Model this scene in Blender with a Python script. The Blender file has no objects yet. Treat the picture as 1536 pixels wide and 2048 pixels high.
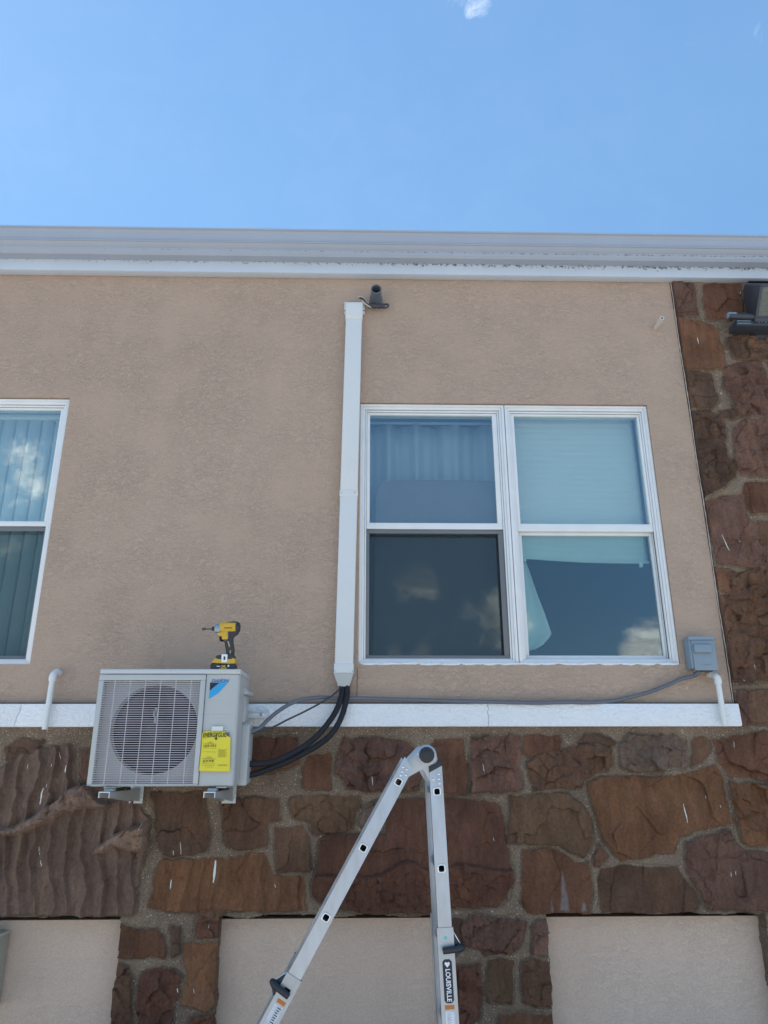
import bpy, math, random
import numpy as np
from mathutils import Vector, Matrix
random.seed(7)
scene = bpy.context.scene
COL = scene.collection

# ------------------------------------------------------------------ camera
PW, PH, F = 1536.0, 2048.0, 1480.0
CAM = np.array([0.0, -4.15, 1.65])
PITCH, YAW, ROLL = math.radians(18.835), math.radians(1.264), math.radians(-0.112)
cp, sp, cyw, syw = math.cos(PITCH), math.sin(PITCH), math.cos(YAW), math.sin(YAW)
FWD = np.array([syw*cp, cyw*cp, sp])
RT0 = np.array([cyw, -syw, 0.0]); UP0 = np.cross(RT0, FWD)
RT = math.cos(ROLL)*RT0 + math.sin(ROLL)*UP0
UP = -math.sin(ROLL)*RT0 + math.cos(ROLL)*UP0
cd = bpy.data.cameras.new('camera'); cam = bpy.data.objects.new('camera', cd); COL.objects.link(cam)
cam.matrix_world = Matrix(((RT[0], UP[0], -FWD[0], CAM[0]), (RT[1], UP[1], -FWD[1], CAM[1]),
                           (RT[2], UP[2], -FWD[2], CAM[2]), (0, 0, 0, 1)))
cd.sensor_fit = 'VERTICAL'; cd.sensor_height = 36.0; cd.sensor_width = 27.0
cd.lens = F/PH*36.0; cd.clip_start = 0.05; cd.clip_end = 3000
scene.camera = cam

def pdir(px, py):
    d = FWD*F + RT*(px-PW/2) - UP*(py-PH/2)
    return d/np.linalg.norm(d)
def U(px, py, y=0.0):
    """point of the real place, on the plane y, measured from the photograph"""
    d = pdir(px, py); t = (y-CAM[1])/d[1]
    return Vector(CAM + d*t)

# ------------------------------------------------------------------ light
SUN_EL, SUN_AZ = math.radians(56), math.radians(-68)     # azimuth measured from +Y towards +X
sd = Vector((math.sin(SUN_AZ)*math.cos(SUN_EL), math.cos(SUN_AZ)*math.cos(SUN_EL), math.sin(SUN_EL)))
sl = bpy.data.lights.new('sun', 'SUN'); sl.energy = 4.0; sl.angle = math.radians(0.5); sl.color = (1.0, 0.97, 0.92)
so = bpy.data.objects.new('sun', sl); COL.objects.link(so)
so.rotation_euler = sd.to_track_quat('Z', 'Y').to_euler(); so.location = sd*40
scene.view_settings.view_transform = 'Standard'; scene.view_settings.look = 'None'
scene.view_settings.exposure = 0.9; scene.view_settings.gamma = 1.0
scene.view_settings.use_curve_mapping = False
scene.render.engine = 'CYCLES'
scene.cycles.max_bounces = 8; scene.cycles.transparent_max_bounces = 16

world = bpy.data.worlds.new('World'); scene.world = world; world.use_nodes = True
wt = world.node_tree; wn, wl = wt.nodes, wt.links; wn.clear()
def WN(t, **k):
    n = wn.new(t)
    for a, b in k.items(): setattr(n, a, b)
    return n
def wmath(op, a, b=None, clamp=False):
    n = WN('ShaderNodeMath', operation=op, use_clamp=clamp)
    for i, v in enumerate((a, b)):
        if v is None: continue
        if isinstance(v, (int, float)): n.inputs[i].default_value = v
        else: wl.new(v, n.inputs[i])
    return n.outputs[0]
sky = WN('ShaderNodeTexSky', sky_type='NISHITA', sun_disc=False)
sky.sun_elevation = SUN_EL; sky.sun_rotation = SUN_AZ; sky.air_density = 1.0; sky.dust_density = 0.15; sky.ozone_density = 1.6
tc = WN('ShaderNodeTexCoord'); gdir = tc.outputs['Generated']
sep = WN('ShaderNodeSeparateXYZ'); wl.new(gdir, sep.inputs[0])
def refl(px, py):
    d = pdir(px, py).copy(); d[1] = -d[1]; return d
def wblob(d, inner, outer, s):
    n = WN('ShaderNodeVectorMath', operation='DOT_PRODUCT'); wl.new(gdir, n.inputs[0]); n.inputs[1].default_value = tuple(d)
    m = WN('ShaderNodeMapRange', interpolation_type='SMOOTHSTEP'); wl.new(n.outputs['Value'], m.inputs[0])
    m.inputs[1].default_value = math.cos(math.radians(outer)); m.inputs[2].default_value = math.cos(math.radians(inner))
    m.inputs[3].default_value = 0; m.inputs[4].default_value = s
    return m.outputs[0]
nz = WN('ShaderNodeTexNoise'); nz.inputs['Scale'].default_value = 9.0; nz.inputs['Detail'].default_value = 9; nz.inputs['Roughness'].default_value = 0.62
nz.inputs['Distortion'].default_value = 0.3
wl.new(gdir, nz.inputs['Vector'])
# cumulus heaps over the land behind the photographer (seen in the window panes), two thin wisps above the roof
blobs = [wblob(refl(20, 950), 1.6, 4.6, 0.61), wblob(refl(95, 900), 0, 3.0, 0.47), wblob(refl(50, 985), 1, 4, 0.52), wblob(refl(-40, 1000), 2, 7, 0.50),
         wblob(refl(1330, 1330), 2.0, 6.0, 0.66), wblob(refl(1220, 1300), 0.2, 4.0, 0.46),
         wblob(refl(975, 1245), 0, 5.0, 0.67), wblob(refl(830, 1180), 0, 4.6, 0.61), wblob(refl(810, 1290), 0, 3.8, 0.58),
         wblob((-0.55, -0.75, 0.36), 8, 24, 0.50), wblob((0.75, -0.60, 0.30), 8, 24, 0.50), wblob((0.1, -0.72, 0.69), 10, 26, 0.46),
         wblob((-0.9, -0.2, 0.4), 8, 24, 0.46), wblob((0.2, -0.95, -0.02), 4, 16, 0.44), wblob((-0.3, -0.95, 0.06), 3, 12, 0.44)]
acc = blobs[0]
for b in blobs[1:]: acc = wmath('MAXIMUM', acc, b)
dens = wmath('SUBTRACT', wmath('ADD', wmath('MULTIPLY', nz.outputs['Fac'], 2.6), wmath('MULTIPLY', acc, 1.5)), 1.98)
cm = WN('ShaderNodeMapRange', interpolation_type='SMOOTHSTEP'); wl.new(dens, cm.inputs[0])
cm.inputs[1].default_value = 0.0; cm.inputs[2].default_value = 0.40; cm.inputs[3].default_value = 0; cm.inputs[4].default_value = 1
nz2 = WN('ShaderNodeTexNoise'); nz2.inputs['Scale'].default_value = 26.0; nz2.inputs['Detail'].default_value = 8; nz2.inputs['Roughness'].default_value = 0.6
nz2.inputs['Distortion'].default_value = 1.0
wl.new(gdir, nz2.inputs['Vector'])
wisps = [wblob(pdir(945, -5), 0.1, 2.0, 0.60), wblob(pdir(925, -40), 0.3, 2.8, 0.55), wblob(pdir(1005, 20), 0.0, 1.4, 0.34), wblob(pdir(1530, 62), 0.1, 1.5, 0.38),
         wblob(pdir(1450, 98), 0.1, 1.3, 0.36), wblob(pdir(1385, 95), 0.0, 0.9, 0.34)]
wac = wisps[0]
for b in wisps[1:]: wac = wmath('MAXIMUM', wac, b)
wd = wmath('SUBTRACT', wmath('ADD', nz2.outputs['Fac'], wac), 0.93)
wm = WN('ShaderNodeMapRange', interpolation_type='SMOOTHSTEP'); wl.new(wd, wm.inputs[0])
wm.inputs[1].default_value = 0.0; wm.inputs[2].default_value = 0.46; wm.inputs[3].default_value = 0; wm.inputs[4].default_value = 0.26
# thin high haze, very soft
hz = WN('ShaderNodeTexNoise'); hz.inputs['Scale'].default_value = 3.2; hz.inputs['Detail'].default_value = 6; hz.inputs['Roughness'].default_value = 0.62; wl.new(gdir, hz.inputs['Vector'])
hm = WN('ShaderNodeMapRange', interpolation_type='SMOOTHSTEP'); wl.new(hz.outputs['Fac'], hm.inputs[0]); hm.inputs[1].default_value = 0.36; hm.inputs[2].default_value = 0.72; hm.inputs[4].default_value = 0.012
mask = wmath('MAXIMUM', wmath('MAXIMUM', cm.outputs[0], wm.outputs[0]), hm.outputs[0], clamp=True)
cl = WN('ShaderNodeMix', data_type='RGBA'); wl.new(mask, cl.inputs['Factor'])
gain = WN('ShaderNodeMix', data_type='RGBA', blend_type='MULTIPLY'); gain.inputs['Factor'].default_value = 1.0
wl.new(sky.outputs[0], gain.inputs['A'])
zr = WN('ShaderNodeValToRGB'); wl.new(sep.outputs['Z'], zr.inputs['Fac'])        # hazier, paler air low down
ze = zr.color_ramp.elements; ze[0].position = 0.10; ze[0].color = (0.80, 0.90, 0.95, 1); ze[1].position = 0.86; ze[1].color = (1.0, 1.10, 1.10, 1)
zk = zr.color_ramp.elements.new(0.66); zk.color = (1.16, 1.27, 1.18, 1); zk = zr.color_ramp.elements.new(0.45); zk.color = (0.92, 1.06, 1.06, 1)
wl.new(zr.outputs[0], gain.inputs['B'])
veil = WN('ShaderNodeMix', data_type='RGBA'); veil.inputs['Factor'].default_value = 0.5      # even thin veil high in the air
wl.new(gain.outputs['Result'], veil.inputs['A']); veil.inputs['B'].default_value = (1.18, 2.66, 5.05, 1)
wl.new(veil.outputs['Result'], cl.inputs['A']); cr_ = WN('ShaderNodeValToRGB'); wl.new(nz2.outputs['Fac'], cr_.inputs['Fac'])
cr_.color_ramp.elements[0].position = 0.35; cr_.color_ramp.elements[0].color = (6.0, 6.1, 6.4, 1); cr_.color_ramp.elements[1].position = 0.62; cr_.color_ramp.elements[1].color = (13.0, 12.9, 12.8, 1)
wl.new(cr_.outputs[0], cl.inputs['B'])
bg = WN('ShaderNodeBackground'); bg.inputs['Strength'].default_value = 0.1
wl.new(cl.outputs['Result'], bg.inputs['Color'])
wo = WN('ShaderNodeOutputWorld'); wl.new(bg.outputs[0], wo.inputs['Surface'])

# ------------------------------------------------------------------ materials
def lin(r, g, b):
    f = lambda c: (c/255)/12.92 if c/255 <= 0.04045 else ((c/255+0.055)/1.055)**2.4
    return (f(r), f(g), f(b))
def mat(name, col, rough=0.5, metal=0.0, var=0.06, scale=8.0, bump=0.0, bscale=60.0, bdist=0.002, stretch=(1, 1, 1), dirt=None, spec=0.5, coat=0.0):
    """principled material with a soft procedural change of colour, optional relief and optional dirt specks"""
    m = bpy.data.materials.new(name); m.use_nodes = True
    t = m.node_tree; N, L = t.nodes, t.links; p = N['Principled BSDF']
    p.inputs['Roughness'].default_value = rough; p.inputs['Metallic'].default_value = metal
    p.inputs['Specular IOR Level'].default_value = spec; p.inputs['Coat Weight'].default_value = coat
    c = N.new('ShaderNodeTexCoord'); mp = N.new('ShaderNodeMapping'); mp.inputs['Scale'].default_value = stretch
    L.new(c.outputs['Object'], mp.inputs['Vector'])
    n = N.new('ShaderNodeTexNoise'); n.inputs['Scale'].default_value = scale; n.inputs['Detail'].default_value = 6; n.inputs['Roughness'].default_value = 0.6
    L.new(mp.outputs[0], n.inputs['Vector'])
    r = N.new('ShaderNodeValToRGB'); L.new(n.outputs['Fac'], r.inputs['Fac'])
    r.color_ramp.elements[0].position = 0.3; r.color_ramp.elements[1].position = 0.7
    r.color_ramp.elements[0].color = tuple(x*(1-var) for x in col)+(1,); r.color_ramp.elements[1].color = tuple(min(1, x*(1+var)) for x in col)+(1,)
    out = r.outputs[0]
    if dirt:
        dcol, dsc, thr, amt = dirt
        dn = N.new('ShaderNodeTexNoise'); dn.inputs['Scale'].default_value = dsc; dn.inputs['Detail'].default_value = 7; dn.inputs['Roughness'].default_value = 0.7
        L.new(c.outputs['Object'], dn.inputs['Vector'])
        mr = N.new('ShaderNodeMapRange'); L.new(dn.outputs['Fac'], mr.inputs[0]); mr.inputs[1].default_value = thr; mr.inputs[2].default_value = thr+0.12
        mr.inputs[4].default_value = amt
        mx = N.new('ShaderNodeMix'); mx.data_type = 'RGBA'; L.new(mr.outputs[0], mx.inputs['Factor']); L.new(out, mx.inputs['A']); mx.inputs['B'].default_value = dcol+(1,)
        out = mx.outputs['Result']
    L.new(out, p.inputs['Base Color'])
    rr = N.new('ShaderNodeMapRange'); L.new(n.outputs['Fac'], rr.inputs[0]); rr.inputs[1].default_value = 0.3; rr.inputs[2].default_value = 0.7
    rr.inputs[3].default_value = max(0.02, rough-0.07); rr.inputs[4].default_value = min(1, rough+0.07); L.new(rr.outputs[0], p.inputs['Roughness'])
    if bump:
        bn = N.new('ShaderNodeTexNoise'); bn.inputs['Scale'].default_value = bscale; bn.inputs['Detail'].default_value = 5
        L.new(mp.outputs[0], bn.inputs['Vector'])
        b = N.new('ShaderNodeBump'); b.inputs['Strength'].default_value = bump; b.inputs['Distance'].default_value = bdist
        L.new(bn.outputs['Fac'], b.inputs['Height']); L.new(b.outputs[0], p.inputs['Normal'])
    return m

def stucco(name, ca, cb, relief=1.0):
    m = bpy.data.materials.new(name); m.use_nodes = True
    t = m.node_tree; N, L = t.nodes, t.links; p = N['Principled BSDF']; p.inputs['Roughness'].default_value = 0.92; p.inputs['Specular IOR Level'].default_value = 0.15
    c = N.new('ShaderNodeTexCoord')
    def noise(sc, st=(1, 1, 1), det=5, ro=0.55, dist=0.0, rot=(0, 0, 0)):
        mp = N.new('ShaderNodeMapping'); mp.inputs['Scale'].default_value = st; mp.inputs['Rotation'].default_value = rot; L.new(c.outputs['Object'], mp.inputs['Vector'])
        n = N.new('ShaderNodeTexNoise'); n.inputs['Scale'].default_value = sc; n.inputs['Detail'].default_value = det
        n.inputs['Roughness'].default_value = ro; n.inputs['Distortion'].default_value = dist
        L.new(mp.outputs[0], n.inputs['Vector']); return n.outputs['Fac']
    big = noise(1.3, det=7, ro=0.65)
    r = N.new('ShaderNodeValToRGB'); L.new(big, r.inputs['Fac']); e = r.color_ramp.elements
    e[0].position = 0.34; e[0].color = ca+(1,); e[1].position = 0.66; e[1].color = cb+(1,)
    fine = noise(150, det=3)
    r2 = N.new('ShaderNodeMapRange'); L.new(fine, r2.inputs[0]); r2.inputs[1].default_value = 0.3; r2.inputs[2].default_value = 0.7; r2.inputs[3].default_value = 0.9; r2.inputs[4].default_value = 1.08
    streak = noise(3.0, st=(2.2, 1, 0.25), det=6, ro=0.6)
    r3 = N.new('ShaderNodeMapRange'); L.new(streak, r3.inputs[0]); r3.inputs[1].default_value = 0.3; r3.inputs[2].default_value = 0.7; r3.inputs[3].default_value = 0.97; r3.inputs[4].default_value = 1.02
    mu = N.new('ShaderNodeMath'); mu.operation = 'MULTIPLY'; L.new(r2.outputs[0], mu.inputs[0]); L.new(r3.outputs[0], mu.inputs[1])
    vm = N.new('ShaderNodeVectorMath'); vm.operation = 'SCALE'; L.new(r.outputs[0], vm.inputs[0]); L.new(mu.outputs[0], vm.inputs['Scale'])
    # rare pale chips
    chips = noise(24, det=2, ro=0.4)
    cr = N.new('ShaderNodeMapRange'); L.new(chips, cr.inputs[0]); cr.inputs[1].default_value = 0.795; cr.inputs[2].default_value = 0.83; cr.inputs[4].default_value = 0.55
    mx = N.new('ShaderNodeMix'); mx.data_type = 'RGBA'; L.new(cr.outputs[0], mx.inputs['Factor']); L.new(vm.outputs[0], mx.inputs['A']); mx.inputs['B'].default_value = (0.62, 0.57, 0.5, 1)
    L.new(mx.outputs['Result'], p.inputs['Base Color'])
    # trowelled worm marks: contour ridges of a distorted noise, laid mostly sideways
    w = noise(27, st=(1.0, 1, 1.7), det=5, ro=0.62, dist=1.3, rot=(0, 0.12, 0))
    rid = N.new('ShaderNodeValToRGB'); L.new(w, rid.inputs['Fac']); e = rid.color_ramp.elements
    e[0].position = 0.40; e[0].color = (0, 0, 0, 1); e[1].position = 0.62; e[1].color = (0.4, 0.4, 0.4, 1)
    x = rid.color_ramp.elements.new(0.49); x.color = (0.95, 0.95, 0.95, 1); x = rid.color_ramp.elements.new(0.52); x.color = (0.1, 0.1, 0.1, 1)
    w2 = noise(64, st=(1.0, 1, 1.5), det=4, ro=0.6, dist=0.6, rot=(0, 0.3, 0))
    rd2 = N.new('ShaderNodeValToRGB'); L.new(w2, rd2.inputs['Fac']); e = rd2.color_ramp.elements
    e[0].position = 0.44; e[0].color = (0, 0, 0, 1); e[1].position = 0.56; e[1].color = (0.6, 0.6, 0.6, 1)
    a1 = N.new('ShaderNodeMath'); a1.operation = 'MULTIPLY_ADD'; L.new(rd2.outputs[0], a1.inputs[0]); a1.inputs[1].default_value = 0.55; L.new(rid.outputs[0], a1.inputs[2])
    a2 = N.new('ShaderNodeMath'); a2.operation = 'MULTIPLY_ADD'; L.new(fine, a2.inputs[0]); a2.inputs[1].default_value = 0.5; L.new(a1.outputs[0], a2.inputs[2])
    patch = noise(2.6, det=4, ro=0.6)                 # the trowel left some patches smoother than others
    pm = N.new('ShaderNodeMapRange'); L.new(patch, pm.inputs[0]); pm.inputs[1].default_value = 0.36; pm.inputs[2].default_value = 0.64; pm.inputs[3].default_value = 0.25; pm.inputs[4].default_value = 1.15
    a3 = N.new('ShaderNodeMath'); a3.operation = 'MULTIPLY'; L.new(a2.outputs[0], a3.inputs[0]); L.new(pm.outputs[0], a3.inputs[1])
    b = N.new('ShaderNodeBump'); b.inputs['Strength'].default_value = 0.7*relief; b.inputs['Distance'].default_value = 0.0029
    L.new(a3.outputs[0], b.inputs['Height']); L.new(b.outputs[0], p.inputs['Normal'])
    return m

def glass(name, tint, refl_min, refl_max, rough=0.0):
    m = bpy.data.materials.new(name); m.use_nodes = True
    t = m.node_tree; N, L = t.nodes, t.links; N.remove(N['Principled BSDF']); o = N['Material Output']
    tr = N.new('ShaderNodeBsdfTransparent'); tr.inputs[0].default_value = tint+(1,)
    gl = N.new('ShaderNodeBsdfGlossy'); gl.inputs['Roughness'].default_value = rough; gl.inputs['Color'].default_value = (0.92, 0.98, 1.0, 1)
    lw = N.new('ShaderNodeLayerWeight'); lw.inputs['Blend'].default_value = 0.28
    mr = N.new('ShaderNodeMapRange'); L.new(lw.outputs['Facing'], mr.inputs[0]); mr.inputs[3].default_value = refl_min; mr.inputs[4].default_value = refl_max
    mx = N.new('ShaderNodeMixShader'); L.new(mr.outputs[0], mx.inputs[0]); L.new(tr.outputs[0], mx.inputs[1]); L.new(gl.outputs[0], mx.inputs[2])
    # slightly wavy panes
    c = N.new('ShaderNodeTexCoord'); n = N.new('ShaderNodeTexNoise'); n.inputs['Scale'].default_value = 2.2; n.inputs['Detail'].default_value = 1; L.new(c.outputs['Object'], n.inputs['Vector'])
    b = N.new('ShaderNodeBump'); b.inputs['Strength'].default_value = 0.05; b.inputs['Distance'].default_value = 0.02; L.new(n.outputs['Fac'], b.inputs['Height']); L.new(b.outputs[0], gl.inputs['Normal'])
    L.new(mx.outputs[0], o.inputs['Surface']); return m
def mesh_screen(name, col, open_):
    m = bpy.data.materials.new(name); m.use_nodes = True
    t = m.node_tree; N, L = t.nodes, t.links; p = N['Principled BSDF']; o = N['Material Output']
    p.inputs['Base Color'].default_value = col+(1,); p.inputs['Roughness'].default_value = 0.7
    tr = N.new('ShaderNodeBsdfTransparent'); mx = N.new('ShaderNodeMixShader'); mx.inputs[0].default_value = 1-open_
    L.new(tr.outputs[0], mx.inputs[1]); L.new(p.outputs[0], mx.inputs[2]); L.new(mx.outputs[0], o.inputs['Surface']); return m
def cloth(name, col, trans=0.35):
    m = bpy.data.materials.new(name); m.use_nodes = True
    t = m.node_tree; N, L = t.nodes, t.links; p = N['Principled BSDF']; o = N['Material Output']
    p.inputs['Roughness'].default_value = 0.9; p.inputs['Specular IOR Level'].default_value = 0.1
    c = N.new('ShaderNodeTexCoord'); n = N.new('ShaderNodeTexNoise'); n.inputs['Scale'].default_value = 5; n.inputs['Detail'].default_value = 4; L.new(c.outputs['Object'], n.inputs['Vector'])
    r = N.new('ShaderNodeValToRGB'); L.new(n.outputs['Fac'], r.inputs['Fac']); r.color_ramp.elements[0].color = tuple(x*0.9 for x in col)+(1,); r.color_ramp.elements[1].color = col+(1,)
    L.new(r.outputs[0], p.inputs['Base Color'])
    tl = N.new('ShaderNodeBsdfTranslucent'); L.new(r.outputs[0], tl.inputs[0])
    mx = N.new('ShaderNodeMixShader'); mx.inputs[0].default_value = trans; L.new(p.outputs[0], mx.inputs[1]); L.new(tl.outputs[0], mx.inputs[2]); L.new(mx.outputs[0], o.inputs['Surface']); return m

def stone_material():
    m = bpy.data.materials.new('sandstone_and_mortar'); m.use_nodes = True
    t = m.node_tree; N, L = t.nodes, t.links; p = N['Principled BSDF']; p.inputs['Roughness'].default_value = 0.85; p.inputs['Specular IOR Level'].default_value = 0.25
    c = N.new('ShaderNodeTexCoord'); at = N.new('ShaderNodeAttribute'); at.attribute_name = 'stone_colour'
    def noise(sc, st=(1, 1, 1), det=6, ro=0.6, dist=0.0):
        mp = N.new('ShaderNodeMapping'); mp.inputs['Scale'].default_value = st; L.new(c.outputs['Object'], mp.inputs['Vector'])
        n = N.new('ShaderNodeTexNoise'); n.inputs['Scale'].default_value = sc; n.inputs['Detail'].default_value = det
        n.inputs['Roughness'].default_value = ro; n.inputs['Distortion'].default_value = dist
        L.new(mp.outputs[0], n.inputs['Vector']); return n.outputs['Fac']
    def mapr(s, a, b, lo, hi):
        r = N.new('ShaderNodeMapRange'); L.new(s, r.inputs[0]); r.inputs[1].default_value = a; r.inputs[2].default_value = b; r.inputs[3].default_value = lo; r.inputs[4].default_value = hi; return r.outputs[0]
    def mixc(f, a, b, mode='MIX'):
        x = N.new('ShaderNodeMix'); x.data_type = 'RGBA'; x.blend_type = mode
        if isinstance(f, float): x.inputs['Factor'].default_value = f
        else: L.new(f, x.inputs['Factor'])
        for k, v in (('A', a), ('B', b)):
            if isinstance(v, tuple): x.inputs[k].default_value = v+(1,)
            else: L.new(v, x.inputs[k])
        return x.outputs['Result']
    # stone: blotches of violet and rust, upright streaks, fine grain
    base = at.outputs['Color']
    s1 = mixc(mapr(noise(5.5, det=7, ro=0.65, dist=0.6), 0.5, 0.68, 0.0, 0.55), base, mixc(1.0, base, (0.90, 0.82, 0.84), 'MULTIPLY'))
    s2 = mixc(mapr(noise(7.5, st=(1.6, 1, 0.7), det=7, ro=0.7, dist=1.0), 0.54, 0.70, 0.0, 0.75), s1, mixc(1.0, base, (1.30, 1.14, 0.92), 'MULTIPLY'))
    s3 = mixc(mapr(noise(11, st=(2.4, 1, 0.5), det=8, ro=0.72, dist=0.5), 0.36, 0.62, 0.8, 0.0), s2, mixc(1.0, s2, (0.66, 0.62, 0.60), 'MULTIPLY'))
    s4 = mixc(mapr(noise(75, det=5, ro=0.7), 0.36, 0.58, 0.55, 0.0), s3, mixc(1.0, s3, (0.55, 0.55, 0.55), 'MULTIPLY'))
    # mortar: sandy, with pale grit
    mo = mixc(mapr(noise(3.2, det=6), 0.35, 0.65, 0.0, 1.0), lin(144, 124, 104), lin(174, 152, 129))
    mo = mixc(mapr(noise(150, det=3, ro=0.7), 0.36, 0.60, 0.8, 0.0), mo, mixc(1.0, mo, (0.45, 0.42, 0.40), 'MULTIPLY'))
    mo = mixc(mapr(noise(120, det=2, ro=0.5), 0.64, 0.70, 0.0, 0.85), mo, lin(222, 212, 194))
    col = mixc(at.outputs['Alpha'], mo, s4)
    L.new(col, p.inputs['Base Color'])
    bs = noise(70, st=(1.5, 1, 0.8), det=7, ro=0.7); bm = noise(230, det=3)
    bmix = N.new('ShaderNodeMix'); bmix.data_type = 'FLOAT'; L.new(at.outputs['Alpha'], bmix.inputs['Factor']); L.new(bm, bmix.inputs[2]); L.new(bs, bmix.inputs[3])
    b = N.new('ShaderNodeBump'); b.inputs['Strength'].default_value = 0.9; b.inputs['Distance'].default_value = 0.016; L.new(bmix.outputs[0], b.inputs['Height']); L.new(b.outputs[0], p.inputs['Normal'])
    return m

def fascia_material(name, col, bands, amount):
    """painted trim with mildew specks gathered along the level lines listed in bands = [(height, spread)]"""
    m = mat(name, col, rough=0.45, var=0.04, scale=3.0)
    t = m.node_tree; N, L = t.nodes, t.links; p = N['Principled BSDF']
    c = N.new('ShaderNodeTexCoord'); n = N.new('ShaderNodeTexNoise'); n.inputs['Scale'].default_value = 55; n.inputs['Detail'].default_value = 4; n.inputs['Roughness'].default_value = 0.75
    L.new(c.outputs['Object'], n.inputs['Vector'])
    s = N.new('ShaderNodeSeparateXYZ'); L.new(c.outputs['Object'], s.inputs[0])
    def math_(op, a, b):
        k = N.new('ShaderNodeMath'); k.operation = op
        for i, v in enumerate((a, b)):
            if isinstance(v, (int, float)): k.inputs[i].default_value = v
            else: L.new(v, k.inputs[i])
        return k.outputs[0]
    acc = None
    for z, sp_ in bands:
        d = math_('ABSOLUTE', math_('SUBTRACT', s.outputs['Z'], z), 0.0)
        r = N.new('ShaderNodeMapRange'); L.new(d, r.inputs[0]); r.inputs[1].default_value = 0.0; r.inputs[2].default_value = sp_; r.inputs[3].default_value = 0.185; r.inputs[4].default_value = -0.05
        acc = r.outputs[0] if acc is None else math_('MAXIMUM', acc, r.outputs[0])
    rx = N.new('ShaderNodeMapRange'); L.new(s.outputs['X'], rx.inputs[0]); rx.inputs[1].default_value = -2.0; rx.inputs[2].default_value = 2.0; rx.inputs[3].default_value = -0.04; rx.inputs[4].default_value = 0.065
    a2 = math_('ADD', math_('ADD', n.outputs['Fac'], acc), rx.outputs[0])
    k = N.new('ShaderNodeMapRange'); L.new(a2, k.inputs[0]); k.inputs[1].default_value = 0.70; k.inputs[2].default_value = 0.78; k.inputs[4].default_value = amount
    mx = N.new('ShaderNodeMix'); mx.data_type = 'RGBA'; L.new(k.outputs[0], mx.inputs['Factor'])
    L.new(p.inputs['Base Color'].links[0].from_socket, mx.inputs['A']); mx.inputs['B'].default_value = (0.06, 0.06, 0.055, 1)
    L.new(mx.outputs['Result'], p.inputs['Base Color']); return m

M = {}
M['stucco'] = stucco('beige_stucco', (0.480, 0.350, 0.262), (0.505, 0.374, 0.283))
M['stucco_low'] = stucco('pale_stucco', (0.68, 0.51, 0.39), (0.73, 0.56, 0.435), 0.8)
M['stone'] = stone_material()
M['drip'] = mat('dried_white_paint', (0.75, 0.73, 0.68), rough=0.6)
M['trim'] = mat('textured_white_paint', (0.88, 0.885, 0.88), rough=0.7, var=0.02, scale=14, bump=1.0, bscale=48, bdist=0.013, stretch=(1, 1, 1.5), dirt=((0.12, 0.11, 0.09), 30, 0.76, 0.6))
M['frame'] = mat('white_window_vinyl', (0.78, 0.79, 0.78), rough=0.4, var=0.04, dirt=((0.22, 0.2, 0.17), 24, 0.68, 0.5))
M['gasket'] = mat('dark_gasket', (0.07, 0.07, 0.068), rough=0.8)  # near-black colour standing for the shade in the thin frame gaps
M['track'] = mat('grey_window_track', (0.42, 0.43, 0.42), rough=0.5)
M['glass'] = glass('window_glass', (0.90, 0.955, 0.935), 0.12, 0.75)
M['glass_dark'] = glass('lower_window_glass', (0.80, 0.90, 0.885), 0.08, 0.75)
M['screen'] = mesh_screen('insect_mesh', (0.014, 0.020, 0.024), 0.58)
M['screen_frame'] = mat('grey_screen_frame', (0.17, 0.175, 0.18), rough=0.5)
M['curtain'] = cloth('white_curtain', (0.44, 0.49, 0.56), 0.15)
M['shade'] = cloth('white_shade', (0.88, 0.92, 0.89), 0.2)
M['pad'] = mat('mauve_grey_fabric', (0.20, 0.175, 0.185), rough=0.95, bump=0.2)
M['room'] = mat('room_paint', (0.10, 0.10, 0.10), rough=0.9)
M['roof'] = mat('grey_roofing', (0.16, 0.16, 0.16), rough=0.9)
M['ground'] = mat('pale_concrete_ground', (0.47, 0.44, 0.395), rough=0.95, var=0.2, scale=0.8)
M['ac'] = mat('light_grey_enamel', (0.475, 0.485, 0.465), rough=0.42, var=0.025, scale=4)
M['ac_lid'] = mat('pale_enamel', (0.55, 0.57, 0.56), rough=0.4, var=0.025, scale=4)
M['slat'] = mat('grille_plastic', (0.52, 0.48, 0.50), rough=0.45)
M['cavity'] = mat('dark_fan_cavity', (0.014, 0.011, 0.026), rough=0.7)
M['fan'] = mat('dark_fan_plastic', (0.016, 0.013, 0.032), rough=0.4)
M['blue'] = mat('sky_blue_print', lin(42, 160, 214), rough=0.45)
M['navy'] = mat('navy_print', lin(22, 32, 48), rough=0.45)
M['bluetext'] = mat('blue_print', lin(40, 120, 190), rough=0.45)
M['yellow_paper'] = mat('yellow_paper', (0.78, 0.66, 0.05), rough=0.75, var=0.04)
M['ink'] = mat('black_ink', (0.02, 0.02, 0.015), rough=0.6)
M['ink_faint'] = mat('faint_ink', (0.28, 0.23, 0.03), rough=0.7)
M['tape'] = mat('clear_tape', (0.72, 0.72, 0.66), rough=0.35)
M['bracket'] = mat('grey_bracket_steel', (0.50, 0.51, 0.49), rough=0.45, metal=0.2)
M['bracket_edge'] = mat('galvanised_edge', (0.62, 0.64, 0.64), rough=0.4, metal=0.4)
M['rubber'] = mat('blue_grey_rubber', (0.40, 0.46, 0.50), rough=0.6)
M['steel'] = mat('bright_steel', (0.62, 0.63, 0.64), rough=0.35, metal=0.9)
M['duct'] = mat('ivory_duct_plastic', (0.69, 0.70, 0.68), rough=0.42, var=0.02, scale=5, dirt=((0.4, 0.36, 0.3), 16, 0.74, 0.4))
M['blackfoam'] = mat('black_pipe_insulation', (0.013, 0.014, 0.018), rough=0.75, bump=0.6, bscale=110, bdist=0.004)
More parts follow.
